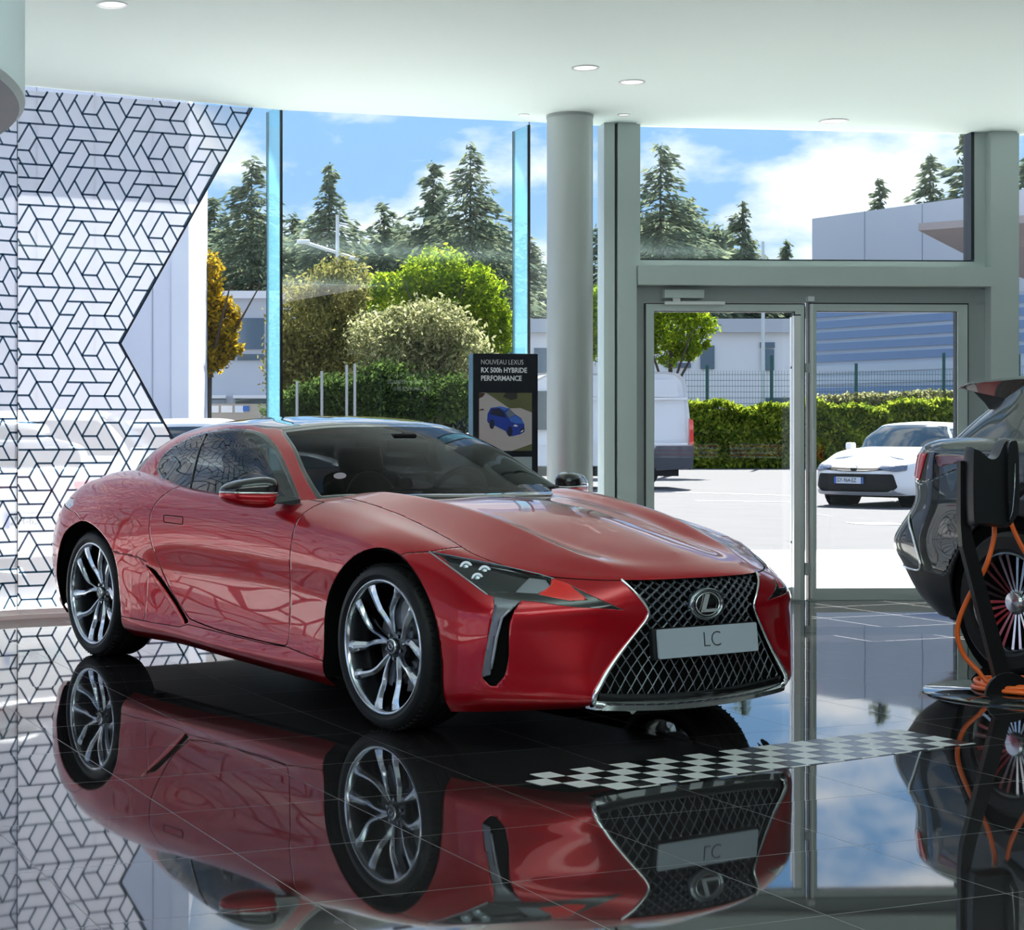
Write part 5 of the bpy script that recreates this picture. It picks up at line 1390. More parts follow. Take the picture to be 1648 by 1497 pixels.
# --- interior --------------------------------------------------------------------
ds = MB(); ds.bbox(-1.15, -.62, -.70, .70, .70, .93, .05); ds.build('dashboard', M_INT, car)
MB().bbox(-1.25, -1.05, .16, .56, .84, .975, .04).build('instrument_hood', M_INT, car)
MB().bbox(-2.1, -1.1, -.12, .12, .35, .72, .04).build('centre_console', M_INT, car)
sw = MB(); c = Vector((-1.20, .37, .90)); ax = Vector((1, 0, -.42)).normalized(); a = Vector((0, 1, 0)); b = ax.cross(a)
sw.tube([c+(a*math.cos(2*PI*k/40)+b*math.sin(2*PI*k/40))*.180 for k in range(40)], .016, 8, closed=True)
sw.cyl(c, c+ax*.05, .055, .05, 20); sw.cyl(c-a*.17, c+a*.17, .014); sw.cyl(c, c-b*.17, .014)
sw.build('steering_wheel', M_LEATH, car, auto=50)
rv = MB(); rv.bbox(-1.135, -1.105, -.13, .13, 1.155, 1.215, .012); rv.cyl((-1.13, 0, 1.2), (-1.16, 0, 1.25), .01); rv.bbox(-1.26, -1.13, -.07, .07, 1.215, 1.25, .01)
rv.build('rear_view_mirror', M_BLKM, car)
def seat(y):
    sroot = empty('seat', (0, 0, 0), 0, car)
    MB().bbox(-1.95, -1.42, y-.25, y+.25, .38, .56, .07).build('seat_cushion', M_LEATH, sroot, smooth=True)
    bk = MB(); M = Matrix.Translation((-1.93, y, .50)) @ Matrix.Rotation(-.30, 4, 'Y')
    bk.bbox(-.07, .07, -.25, .25, 0, .56, .06, M); bk.bbox(-.02, .12, -.27, -.19, .05, .50, .035, M); bk.bbox(-.02, .12, .19, .27, .05, .50, .035, M)
    bk.build('seat_back', M_LEATH, sroot, smooth=True)
    hr = MB(); hr.bbox(-.045, .055, -.13, .13, .53, .70, .04, M); hr.build('headrest', M_LEATH, sroot, smooth=True)
    st_ = MB(); st_.tube([M @ Vector((.072, .20*math.cos(t_)*1.0, .28+.26*math.sin(t_))) for t_ in np.linspace(.1, PI-.1, 12)], .004, 5)
    st_.tube([M @ Vector((.060, .115, z)) for z in (.54, .60, .68)], .004, 5); st_.build('seat_piping', mat('pale_piping', (.45, .38, .36), .6), sroot)
seat(-.37); seat(.37)
MB().bbox(-3.1, -2.15, -.62, .62, .62, .80, .05).build('rear_shelf', M_INT, car)

# ================================================================ other vehicles
M_SUV = mat('dark_green_paint', (0.010, 0.018, 0.016), 0.25, 0.5, 1.0, coat_rough=0.008)
M_WPAINT = mat('white_paint', (0.80, 0.81, 0.83), 0.3, 0, .6)
M_SPAINT = mat('silver_white_paint', (0.66, 0.67, 0.68), 0.3, .2, .6)
M_TGLASS = mat('tinted_glass', (0.02, 0.035, 0.045), 0.04, 0, 1.0)
M_CLADP = mat('cladding_plastic', (.012, .013, .015), .42, spec=.3)

def hatch_nets(L=(.90, -2.64, -3.55), W=.89, Hb=.98, Hr=1.45, nose=.75, tail=.95, cowl=-.55, roof0=-1.15, roof1=-2.9, hatch=-3.35, zb=.20, taper=.80):
    """front tip, rear axle, rear tip -> lower body and cabin nets of an ordinary five-door"""
    f, ra, t = L
    def row(x, w, zt, cx, cz_, nosey=None):
        k = [(.965, zb), (1.0, zb+.12), (1.0, .45), (.985, .62), (.965, .78)]
        return [(x, w*a, z if z < zt-.06 else zt-.06) for a, z in k]+[(x, w*.93, zt-.03), (x, w*.86, zt), (x, w*.60, zt+.03), (cx, 0, cz_)]
    def nrow(x, y, zt, cx, cz_, xi, yi):
        return [(x-.04, y*.97, zb), (x, y, zb+.12), (x+.01*0, y, .45), (x-.01, y*.99, .60), (x-.04, y*.97, min(.70, zt-.06)), (x-.09, y*.94, zt-.02), (x-.16, y*.88, zt+.01), (xi, yi, zt+.05), (cx, 0, cz_)]
    ST = [nrow(f, 0, nose-.06, f-.55, nose+.10, f-.35, 0), nrow(f-.04, .42, nose-.05, f-.60, nose+.12, f-.42, .25), nrow(f-.15, .68, nose-.02, f-.68, nose+.14, f-.5, .40), nrow(f-.36, .82, nose+.02, f-.75, nose+.16, f-.62, .48),
          row(f-.60, W*.975, nose+.05, f-.85, nose+.18), row(0, W, .90, -.10, Hb-.04), row(cowl, W, Hb-.02, cowl, Hb+.02), row(-1.2, W*.99, Hb, -1.2, Hb), row(-1.9, W*.99, Hb+.02, -1.9, Hb), row(ra, W, Hb+.04, ra, Hb+.02),
          row(t+.42, W*.965, tail+.06, t+.5, tail+.06), nrow(0, 0, 1, 0, 0, 0, 0)]
    def rrow(x, y, cx):
        return [(x+.06, y*.96, zb+.06), (x, y, zb+.18), (x, y, .48), (x+.01, y, .65), (x+.03, y*.98, .80), (x+.07, y*.95, tail-.02), (x+.14, y*.88, tail+.04), (x+.24, y*.6, tail+.06), (cx, 0, tail+.06)]
    ST = ST[:-1]+[rrow(t+.13, W*.90, t+.42), rrow(t+.03, W*.62, t+.34), rrow(t, 0, t+.28)]
    g = W*.90; rw = W*.66
    CB = [[(cowl, 0, Hb), (cowl-.22, 0, (Hb*.6+Hr*.4)), (roof0+.16, 0, Hr-.10), (roof0, 0, Hr-.03), (roof0-.15, 0, Hr), (roof0-.35, 0, Hr+.01)],
          [(cowl-.08, g*.6, Hb), (cowl-.28, g*.56, (Hb*.6+Hr*.4)), (roof0+.12, rw*.66, Hr-.11), (roof0-.03, rw*.6, Hr-.04), (roof0-.18, rw*.4, Hr-.01), (roof0-.4, 0, Hr+.01)],
          [(cowl-.28, g*.97, Hb-.02), (cowl-.42, g*.92, (Hb*.6+Hr*.4)), (roof0+.02, rw*1.08, Hr-.14), (roof0-.10, rw*.98, Hr-.06), (roof0-.22, rw*.7, Hr-.02), (roof0-.45, 0, Hr+.01)],
          [(cowl-.50, g*1.02, Hb-.04), (cowl-.60, g*.97, (Hb*.6+Hr*.4)), (roof0-.15, rw*1.12, Hr-.15), (roof0-.22, rw*1.02, Hr-.07), (roof0-.3, rw*.7, Hr-.02), (roof0-.5, 0, Hr+.01)],
          [(-1.6, g*1.03, Hb-.03), (-1.6, g*.99, (Hb*.6+Hr*.4)), (-1.62, rw*1.15, Hr-.15), (-1.65, rw*1.05, Hr-.065), (-1.65, rw*.7, Hr-.015), (-1.7, 0, Hr+.012)],
          [(-2.3, g*1.02, Hb-.02), (-2.3, g*.98, (Hb*.6+Hr*.4)), (-2.3, rw*1.13, Hr-.16), (-2.3, rw*1.03, Hr-.075), (-2.3, rw*.7, Hr-.025), (-2.3, 0, Hr)],
          [(roof1-.05, g*.97, Hb), (roof1-.04, g*.93, (Hb*.6+Hr*.4)), (roof1, rw*1.06, Hr-.20), (roof1, rw*.98, Hr-.11), (roof1, rw*.65, Hr-.06), (roof1+.2, 0, Hr-.02)],
          [(hatch+.02, g*.84, tail), (hatch+.08, g*.78, (Hb*.6+Hr*.4)), (roof1-.10, rw*.92, Hr-.22), (roof1-.08, rw*.86, Hr-.13), (roof1-.05, rw*.55, Hr-.07), (roof1+.15, 0, Hr-.03)],
          [(hatch-.06, g*.45, tail), (hatch+.05, g*.43, (Hb*.6+Hr*.4)), (roof1-.16, rw*.5, Hr-.20), (roof1-.14, rw*.47, Hr-.12), (roof1-.08, rw*.3, Hr-.08), (roof1+.12, 0, Hr-.035)],
          [(hatch-.08, 0, tail), (hatch+.04, 0, (Hb*.6+Hr*.4)), (roof1-.18, 0, Hr-.19), (roof1-.16, 0, Hr-.12), (roof1-.09, 0, Hr-.08), (roof1+.1, 0, Hr-.04)]]
    return ST, CB

def simple_wheel(parent, x, y, R, s, spokes=5, rimc=None, wid=.22, blade=False):
    w = empty('wheel', (x, s*y, R), 0, parent); w.rotation_euler = (0, 0, PI if s < 0 else 0)
    rr = R*.70
    mb = MB(); mb.lathe([(rr, 0), (rr+.02, .012), (R-.03, .010), (R-.006, -.012), (R, -.04), (R, -wid+.03), (R-.02, -wid), (rr, -wid)], 56, 'y'); mb.build('tyre', M_TYRE, w, auto=30)
    mb = MB(); mb.lathe([(rr+.002, .004), (rr-.008, .008), (rr-.018, -.010), (rr-.03, -.12), (.02, -.13)], 56, 'y'); mb.build('rim', M_RIMD, w, auto=30)
    for k in range(spokes):
        a = 2*PI*k/spokes+.2; mb = MB(); M = Matrix.Rotation(a, 4, 'Y')
        if blade:
            for o_, r0 in ((-.020, .06), (.020, .06)):
                mb.add([tuple(M @ Vector(p)) for p in ((r0, -.045, o_*.5-.006), (r0, -.045, o_*.5+.006), (rr-.01, -.006, o_*1.4+.012), (rr-.01, -.006, o_*1.4-.008), (r0, -.07, o_*.5-.006), (r0, -.07, o_*.5+.006), (rr-.01, -.04, o_*1.4+.012), (rr-.01, -.04, o_*1.4-.008))], [(0, 1, 2, 3), (7, 6, 5, 4), (0, 3, 7, 4), (1, 5, 6, 2)])
        else: mb.box(.02, rr-.01, -.05, -.015, -.028, .028, M)
        mb.build('spoke', rimc or M_RIM, w)
    mb = MB(); mb.lathe([(.001, -.02), (.05, -.022), (.065, -.04), (.07, -.10)], 24, 'y'); mb.build('hub', rimc or M_RIM, w, auto=40)
    return w

def arch_cut(S, x, R, zc, rx=None, ymin=.5):
    g = np.hypot((S.V[:, 0]-x)*(R/(rx or R)), S.V[:, 2]-zc)-R
    g2 = np.maximum(np.abs(S.V[:, 0]-x)-(rx or R), S.V[:, 2]-zc); g = np.minimum(g, g2)
    return S.outside(np.maximum(g, ymin-S.V[:, 1]))

def hatchback(label, loc, rz, paint, nets, ra=-2.64, R=.33, nt=180, nv=70, group=None, plate=None, front='plain', wy=.80, name='hatchback', rear=True, wins_x=(-.75, -3.15)):
    car_ = thing(name, label, 'car', loc, rz, group); ST, CB = nets
    bd = make_surf(ST, nt, nv); cb = make_surf(CB, 120, 50, chord=1)
    Rr = R+.055
    b2 = arch_cut(arch_cut(bd, 0, Rr, R), ra, Rr, R)
    b2.both().obj('body', paint, car_, .02)
    # glass house: dark glass with painted roof and pillars
    zt = CB[4][3][2]; zb_ = CB[4][0][2]
    x, y, z = cb.V[:, 0], cb.V[:, 1], cb.V[:, 2]
    ws, rest = cb.cut(np.maximum((cb.A['t']-2.3)*.3, (cb.A['v']-2.75)*.12))
    rw, rest = rest.cut(np.maximum((7.3-rest.A['t'])*.3, (rest.A['v']-2.6)*.12))
    sw, rest = rest.cut(np.maximum(np.maximum((rest.A['v']-2.35)*.12, (.15-rest.A['v'])*.1), np.maximum((2.75-rest.A['t'])*.25, (rest.A['t']-6.9)*.25)))
    rest.both().obj('roof', paint, car_, .015)
    ws.both().obj('windshield', M_TGLASS, car_); rw.both().obj('rear_window', M_TGLASS, car_)
    for S in (sw, sw.mirrored()): S.obj('side_window', M_TGLASS, car_)
    for s in (-1, 1):
        for xx in (0, ra):
            simple_wheel(car_, xx, wy+.07, R, s)
            mb = MB(); mb.cyl((xx, s*(wy+.03), R), (xx, s*.5, R), Rr, n=28); mb.build('wheel_well', M_SEAM, car_)
        mb = MB(); mb.bbox(-.92, -.74, s*.90 if s > 0 else -1.03, 1.03 if s > 0 else -.90, zb_-.01, zb_+.12, .03); mb.build('side_mirror', paint, car_)
    MB().bbox(ra-.5, .55, -.72, .72, .16, .32, .03).build('underfloor', M_BLKM, car_)
    return car_, bd, cb

# ---- white hatchback in the car park, facing the showroom
def bvh_of(S):
    S = S.both(); return BVHTree.FromPolygons([tuple(v) for v in S.V], [tuple(map(int, f)) for f in S.F])
NET = hatch_nets(Hr=1.43, nose=.74, W=.895, L=(.96, -2.64, -3.45), hatch=-3.3)
_x, _y, _ = px(1405, 812, 30.0)
# front axle centre: nose points to the viewer's left and towards the door
cor_rz = math.radians(-136)
corolla, bd, cb = hatchback('white hatchback with number plate GY-964-EZ outside, seen through the right door leaf', (9.77+.70, 29.7+.67, gz), cor_rz, M_WPAINT, NET, front='grille')
bv = bvh_of(bd)
def fx(y, z):
    h = bv.ray_cast(Vector((3, y, z)), Vector((-1, 0, 0))); return h[0].x if h[0] is not None else .6
def patch(parent, poly, name, m, off=.012, sub_=10, smooth=True):
    """thin shell following the nose, outline in (y, z)"""
    P = round_poly(poly, .02, 3); ys = [p[0] for p in P]; zs = [p[1] for p in P]
    n1, n2 = 34, 22; Y0, Y1, Z0, Z1 = min(ys), max(ys), min(zs), max(zs); G = np.zeros((n2, n1, 3))
    for j in range(n2):
        for i in range(n1):
            y = Y0+(Y1-Y0)*i/(n1-1); z = Z0+(Z1-Z0)*j/(n2-1); G[j, i] = (fx(y, z)+off, y, z)
    S = Surf.grid(G, np.zeros((n2, n1)), np.zeros((n2, n1))); S = S.inside(sdpoly(S.V[:, 1], S.V[:, 2], P))
    return S.obj(name, m, parent, .01)
gr_ = patch(corolla, [(-.66, .56), (.66, .56), (.72, .34), (.60, .24), (-.60, .24), (-.72, .34)], 'grille', M_BLKM, .012)
patch(corolla, [(-.78, .655), (-.40, .625), (0, .60), (.40, .625), (.78, .655), (.80, .72), (.4, .70), (0, .685), (-.4, .70), (-.80, .72)], 'upper_grille', M_BLKM, .035)
patch(corolla, [(-.80, .705), (-.44, .70), (-.42, .655), (-.70, .60), (-.81, .62)], 'headlight', mat('lamp_grey_white', (.10, .12, .17), .1, .4, 1.0), .045)
patch(corolla, [(.80, .705), (.44, .70), (.42, .655), (.70, .60), (.81, .62)], 'headlight', mat('lamp_grey_white', (.10, .12, .17), .1, .4, 1.0), .045)
patch(corolla, [(-.80, .22), (-.66, .30), (-.60, .255), (.60, .255), (.66, .30), (.80, .22), (.60, .205), (-.60, .205)], 'silver_lip', M_SILV, .04)
e_ = MB(); e_.lathe([(.001, .0), (.055, 0), (.062, -.01), (.062, -.03)], 24, 'x', (fx(0, .65)+.025, 0, .655)); e_.build('badge', M_CHROME, corolla, auto=40)
pl_ = MB(); pl_.bbox(0, .012, -.26, .26, -.055, .055, .004); plt = pl_.build('licence_plate', mat('plate_white', (.62, .66, .72), .4), corolla); plt.location = (fx(0, .44)+.035, -.04, .45)
for yy in (-.26, .222): MB().box(.0125, .0135, yy, yy+.038, -.055, .055).build('blue_band', mat('plate_blue', (.01, .10, .42), .4), plt)
text_obj('lettering', 'GY-964-EZ', .098, M_DKTXT, plt, (.0135, -.213, -.050), (PI/2, 0, PI/2), .0005, 'LEFT', .78, .001)

# ---- white van
def van():
    Yv = 39.0; X1 = px(1115, 700, Yv)[0]; v = thing('van', 'tall white delivery van parked side-on outside, behind the left door leaf', 'van', (X1, Yv, gz), math.radians(2))
    Lv = 5.4; prof = [(-Lv, .42), (-Lv+.02, .85), (-Lv+.55, 1.20), (-Lv+1.15, 1.32), (-Lv+1.85, 2.35), (-Lv+2.2, 2.52), (-.55, 2.58), (-.28, 2.54), (-.14, 2.40), (-.10, 2.0), (-.02, 1.1), (.0, .55), (.0, .42)]
    mb = MB(); P = round_poly(prof, .06, 3)
    inner = [(a, 0.02, b) for a, b in P]; n = len(P); vs = []; 
    for y, k in ((.10, .0), (0, .03), (1.95, .03), (1.85, 0.0)):
        for (a, b) in P:
            sc = 1-(.02 if k == 0 else 0); tum = .13*max(0, (b-1.3)/1.3)**1.5
            yy = y+(tum if y < 1 else -tum); vs.append((-Lv/2+(a+Lv/2)*sc, yy, .42+(b-.42)*sc))
    fs = []
    for r in range(3):
        for k in range(n): fs.append((r*n+k, r*n+(k+1) % n, (r+1)*n+(k+1) % n, (r+1)*n+k))
    fs += [tuple(range(n-1, -1, -1)), tuple(range(3*n, 4*n))]
    mb.add(vs, fs); mb.build('body', M_WPAINT, v, auto=40)
    sy = lambda z: .13*max(0, (z-1.3)/1.3)**1.5
    mb = MB(); mb.prism(round_poly([(-2.2, 2.02), (-.30, 2.02), (-.36, 2.40), (-2.2, 2.42)], .06, 3), .035, .075, 'xz'); mb.build('side_panel', mat('van_panel', (.70, .72, .76), .35, 0, .5), v)
    for z in (1.98, .99): MB().box(-Lv+1.2, -.12, -.012+sy(z), .02+sy(z), z-.02, z+.02).build('side_rib', M_WPAINT, v)
    mb = MB(); mb.prism(round_poly([(-.08, 1.55), (.01, 1.50), (.02, .98), (-.07, .96)], .02, 3), -.01, .18, 'xz'); mb.build('tail_lamp', M_REDREF, v)
    mb = MB(); mb.prism([(-.88, .78), (-.78, .94), (.03, .94), (.0, .45), (-.80, .40), (-.88, .52)], -.015, .25, 'xz'); mb.build('side_bumper', mat('van_bumper', (.05, .055, .07), .5), v)
    for xx in (-1.18, -4.5):
        simple_wheel(v, xx, 0, .345, -1, spokes=5, rimc=mat('steel_wheel', (.45, .47, .5), .4, .3)).location = (xx, -.01, .345)
        mb = MB(); mb.cyl((xx, -.004, .42), (xx, .5, .42), .43, n=36); mb.build('wheel_arch', M_BLKM, v)
        simple_wheel(v, xx, 1.96, .345, 1, rimc=M_RIMD)
    mb = MB(); mb.prism([(-Lv+.75, 1.3), (-Lv+1.35, 1.36), (-Lv+1.95, 2.15), (-Lv+2.3, 2.15), (-Lv+2.3, 1.3)], .0, .16, 'xz'); mb.build('cab_window', M_TGLASS, v)
    MB().box(-Lv+.3, -.3, .05, 1.9, .28, .5).build('chassis', M_BLKM, v)
van()

# ---- white cars outside, behind the patterned glass
NET2 = hatch_nets(Hr=1.52, nose=.82, W=.89, L=(.90, -2.60, -3.35), Hb=1.0, hatch=-3.15)
ca, bd2, _ = hatchback('white hatchback outside behind the notched film, its dark side windows and mirror showing through', (-.75, 21.3, gz), math.radians(6), M_WPAINT, NET2)
NET3 = hatch_nets(Hr=1.45, nose=.80, W=.88, L=(.90, -2.55, -3.40), Hb=.96, hatch=-3.2, roof1=-2.6)
cb_, bd3, _ = hatchback('white car with red tail lamps and pale number plate close behind the film, far left', (-3.94, 17.0, gz), math.radians(127), M_WPAINT, NET3)
bv = bvh_of(bd3)
def rx_(y, z):
    h = bv.ray_cast(Vector((-6, y, z)), Vector((1, 0, 0))); return h[0].x if h[0] is not None else -3.3
for s in (-1, 1):
    mb = MB(); pts = [(rx_(s*y, z)-.012, s*y, z) for y, z in ((.80, .86), (.62, .87), (.42, .86), (.42, .80), (.62, .79), (.80, .76))]
    q = [(a+.05, b, c) for a, b, c in pts]; n = len(pts)
    mb.add(pts+q, [tuple(range(n)), tuple(range(2*n-1, n-1, -1))]+[(k, (k+1) % n, n+(k+1) % n, n+k) for k in range(n)]); mb.build('tail_lamp', M_REDREF, cb_)
mb = MB(); mb.bbox(-.012, 0, -.26, .26, -.055, .055, .004); p_ = mb.build('licence_plate', mat('plate_pale', (.50, .62, .66), .4), cb_); p_.location = (rx_(0, .55)-.02, 0, .56)
MB().box(-.0135, -.0125, .222, .26, -.055, .055).build('blue_band', mat('plate_blue', (.01, .10, .42), .4), p_)
o = text_obj('lettering', 'ZH-63', .098, M_DKTXT, p_, (-.0135, .215, -.050), (PI/2, 0, -PI/2), .0005, 'LEFT', 1.0, .001)
NET4 = hatch_nets(Hr=1.46)
hatchback('white car whose roof just shows above the red coupe, left of the first glass fin', (px(470, 700, 27)[0]+.3, 27.0, gz), math.radians(4), M_WPAINT, NET4)

# ================================================================ dark SUV on display at the right edge
SUV_TH = math.radians(70)
suv = thing('suv', 'dark green-black SUV at the right edge, plugged into the charging post', 'car', (0, 0, 0), -SUV_TH)
ld = Vector((math.sin(SUV_TH), math.cos(SUV_TH))); dd_ = Vector((math.cos(SUV_TH), -math.sin(SUV_TH)))
RWX, SR = -2.85, .372; wc = Vector((3.85, 9.22))
o2 = wc-dd_*RWX+ld*.955; suv.location = (o2.x, o2.y, 0)
def srow(x, w, zt, cx, cz_, zb=.24):
    return [(x, w*.93, zb), (x, w*.985, zb+.12), (x, w, .50), (x, w*.985, .66), (x, w*.99, .82), (x, w*.975, .96), (x, w*.95, zt-.05), (x, w*.90, zt), (x, w*.7, zt+.03), (cx, 0, cz_)]
SUV_ST = [
 [(.90, 0, .24), (.93, 0, .34), (.94, 0, .5), (.94, 0, .64), (.93, 0, .76), (.90, 0, .84), (.86, 0, .90), (.80, 0, .93), (.6, 0, .97), (.3, 0, 1.02)],
 [(.70, .6, .24), (.75, .62, .34), (.76, .63, .5), (.76, .63, .64), (.75, .62, .76), (.72, .60, .84), (.66, .57, .90), (.6, .52, .93), (.45, .4, .98), (.2, 0, 1.04)],
 srow(.35, .93, .95, .1, 1.05), srow(-.5, .95, 1.06, -.6, 1.10), srow(-1.4, .94, 1.09, -1.4, 1.1), srow(-2.2, .945, 1.12, -2.2, 1.12), srow(-2.85, .96, 1.14, -2.85, 1.14), srow(-3.25, .95, 1.14, -3.3, 1.14),
 [(-3.45, .86, .24), (-3.52, .90, .34), (-3.58, .915, .50), (-3.60, .915, .64), (-3.55, .905, .82), (-3.54, .895, .96), (-3.52, .88, 1.09), (-3.48, .83, 1.135), (-3.45, .68, 1.15), (-3.4, 0, 1.15)],
 [(-3.60, .74, .24), (-3.72, .78, .34), (-3.84, .80, .50), (-3.91, .81, .63), (-3.74, .80, .82), (-3.75, .79, .96), (-3.72, .77, 1.09), (-3.66, .72, 1.135), (-3.6, .6, 1.15), (-3.5, 0, 1.15)],
 [(-3.70, .45, .24), (-3.82, .48, .34), (-3.93, .50, .50), (-4.0, .50, .63), (-3.82, .50, .82), (-3.86, .50, .96), (-3.83, .48, 1.09), (-3.76, .45, 1.135), (-3.68, .4, 1.15), (-3.55, 0, 1.15)],
 [(-3.72, 0, .24), (-3.86, 0, .34), (-3.97, 0, .50), (-4.03, 0, .63), (-3.86, 0, .82), (-3.90, 0, .96), (-3.86, 0, 1.09), (-3.80, 0, 1.135), (-3.72, 0, 1.15), (-3.6, 0, 1.15)]]
SUV_CB = [
 [(-.5, 0, 1.05), (-.85, 0, 1.25), (-1.15, 0, 1.50), (-1.3, 0, 1.60), (-1.45, 0, 1.64), (-1.6, 0, 1.66)],
 [(-.7, .70, 1.05), (-1.0, .66, 1.25), (-1.3, .58, 1.48), (-1.4, .54, 1.58), (-1.5, .4, 1.635), (-1.7, 0, 1.665)],
 [(-1.0, .85, 1.07), (-1.2, .80, 1.25), (-1.4, .70, 1.48), (-1.45, .65, 1.58), (-1.55, .5, 1.635), (-1.8, 0, 1.668)],
 [(-1.8, .865, 1.09), (-1.8, .82, 1.28), (-1.8, .73, 1.50), (-1.8, .68, 1.60), (-1.8, .5, 1.65), (-1.9, 0, 1.67)],
 [(-2.6, .86, 1.12), (-2.6, .81, 1.29), (-2.6, .72, 1.48), (-2.6, .67, 1.575), (-2.6, .5, 1.62), (-2.6, 0, 1.64)],
 [(-3.15, .83, 1.13), (-3.10, .78, 1.28), (-3.05, .70, 1.45), (-3.05, .655, 1.53), (-3.05, .5, 1.57), (-3.0, 0, 1.60)],
 [(-3.50, .76, 1.13), (-3.40, .70, 1.26), (-3.28, .63, 1.40), (-3.22, .60, 1.475), (-3.2, .45, 1.51), (-3.1, 0, 1.56)],
 [(-3.70, .48, 1.13), (-3.58, .45, 1.26), (-3.42, .42, 1.40), (-3.34, .40, 1.47), (-3.3, .3, 1.51), (-3.15, 0, 1.55)],
 [(-3.76, 0, 1.13), (-3.64, 0, 1.26), (-3.46, 0, 1.40), (-3.38, 0, 1.47), (-3.32, 0, 1.51), (-3.2, 0, 1.545)]]
up_z = lambda z, k: z+.075*max(0, min(1, (z-.55)/.5)) if k else z+.075*max(0, min(1, (1.55-z)/.45))
SUV_ST = [[(a, b, up_z(c, 1)) for a, b, c in r] for r in SUV_ST]; SUV_CB = [[(a, b, up_z(c, 0)) for a, b, c in r] for r in SUV_CB]
sb = make_surf(SUV_ST, 330, 130); sc_ = make_surf(SUV_CB, 200, 70, chord=1)
cut_ = arch_cut(arch_cut(sb, 0, SR+.075, SR+.01), RWX, SR+.075, SR+.01)
# cladding below
clp = [(-2.2, .30), (-2.35, .36), (-2.44, .62), (-2.62, .86), (-2.85, .93), (-3.08, .86), (-3.26, .60), (-3.34, .47), (-3.6, .50), (-3.75, .56), (-4.2, .56), (-4.2, 0), (-2.2, 0)]
g = sdpoly(cut_.V[:, 0], cut_.V[:, 2], round_poly(clp, .05, 4)); clad, up = cut_.cut(g)
g = cut_.V[:, 2]*0
low, up = up.cut(np.maximum(up.V[:, 2]-.33, -(up.V[:, 0]+2.3)*0-1)) if False else (None, up)
# lamp band
lampP = [(-3.02, 1.150), (-3.46, 1.148), (-4.2, 1.155), (-4.2, 1.035), (-3.80, 1.00), (-3.62, .965), (-3.50, .985), (-3.30, 1.045), (-3.04, 1.115)]
lmp, up = up.cut(np.maximum(sdpoly(up.V[:, 0], up.V[:, 2], lampP), 0.05-up.V[:, 1]))
# seam bumper / tailgate chrome line
up.both().obj('body', M_SUV, suv, .015, rim=M_SEAM); clad.both().obj('lower_cladding', M_CLADP, suv, .015)
for s in (-1, 1):
    fxs = (lambda S: S) if s > 0 else (lambda S: S.mirrored())
    lo = fxs(lmp).obj('tail_lamp', M_BLKG, suv, .01)
    rd = lmp.inside(sdpoly(lmp.V[:, 0], lmp.V[:, 2], [(-3.06, 1.135), (-3.46, 1.13), (-3.42, 1.065), (-3.08, 1.118)])); fxs(rd.offset(-.003)).obj('red_strip', mat('dark_red_lens', (.16, .004, .006), .1, 0, 1.0), lo, .004)
    rd = lmp.inside(sdpoly(lmp.V[:, 0], lmp.V[:, 2], [(-3.55, 1.14), (-3.68, 1.14), (-3.76, 1.01), (-3.62, .985)])); fxs(rd.offset(-.004)).obj('red_lens', mat('bright_red_lens', (.75, .01, .02), .08, 0, 1.0), lo, .004)
    rd = lmp.inside(sdpoly(lmp.V[:, 0], lmp.V[:, 2], [(-3.70, 1.142), (-4.2, 1.142), (-4.2, 1.03), (-3.78, 1.01)])); cl_ = fxs(rd.offset(-.004)).obj('clear_lens', mat('clear_lamp', (.60, .62, .66), .08, .5, 1.0), lo, .004)
    for zz_ in (1.12, 1.08, 1.045):
        st = rd.inside(np.abs(rd.V[:, 2]-zz_)-.007); fxs(st.offset(-.007)).obj('red_line', mat('bright_red_lens', (.75, .01, .02), .08, 0, 1.0), lo, .003)
bvs = bvh_of(sb)
def spt(x, z, s, off=.004):
    h = bvs.ray_cast(Vector((x, s*3, z)), Vector((0, -s, 0))); return (h[0].x, h[0].y+s*off, h[0].z) if h[0] is not None else None
def back(y, z, off=.004):
    h = bvs.ray_cast(Vector((-8, y, z)), Vector((1, 0, 0))); return (h[0].x-off, y, z) if h[0] is not None else None
for s in (-1, 1):
    pts = [spt(x, z, s) for x, z in ((-3.79, .99), (-3.77, .90), (-3.70, .78), (-3.62, .66), (-3.565, .56), (-3.55, .51), (-3.58, .485), (-3.68, .485), (-3.80, .49), (-3.87, .50))]
    MB().tube([p for p in smooth_poly([p for p in pts if p], 4, False)], .007, 8).build('chrome_line', M_CHROME, suv, smooth=True)
    # bumper seam along the side
    pts = [spt(x, z, s, .001) for x, z in ((-3.60, .885), (-3.40, .80), (-3.30, .70), (-3.27, .60))]
    for ax_ in (RWX, 0):
        mb = MB(); mb.cyl((ax_, s*.90, SR+.01), (ax_, s*.55, SR+.01), SR+.085, n=40); mb.build('wheel_well', M_SEAM, suv)
    w1 = simple_wheel(suv, RWX, .955, SR, s, spokes=12, blade=True, rimc=M_RIM); w2 = simple_wheel(suv, 0, .955, SR, s, spokes=12, blade=True, rimc=M_RIM)
    mb = MB(); mb.tube([(-1.3, s*.88, 1.095), (-2.0, s*.885, 1.11), (-2.8, s*.875, 1.135), (-3.2, s*.86, 1.145), (-3.52, s*.79, 1.142)], .011, 8); mb.build('belt_trim', M_BLKG, suv, smooth=True)
x, y, z = sc_.V[:, 0], sc_.V[:, 1], sc_.V[:, 2]
sg, rest = sc_.cut(np.maximum(sdpoly(sc_.V[:, 0], sc_.V[:, 2], [(-.9, 1.10), (-1.25, 1.42), (-1.5, 1.55), (-1.8, 1.575), (-2.4, 1.555), (-2.75, 1.50), (-2.90, 1.38), (-2.95, 1.16), (-1.8, 1.12)]), .4-sc_.V[:, 1]))
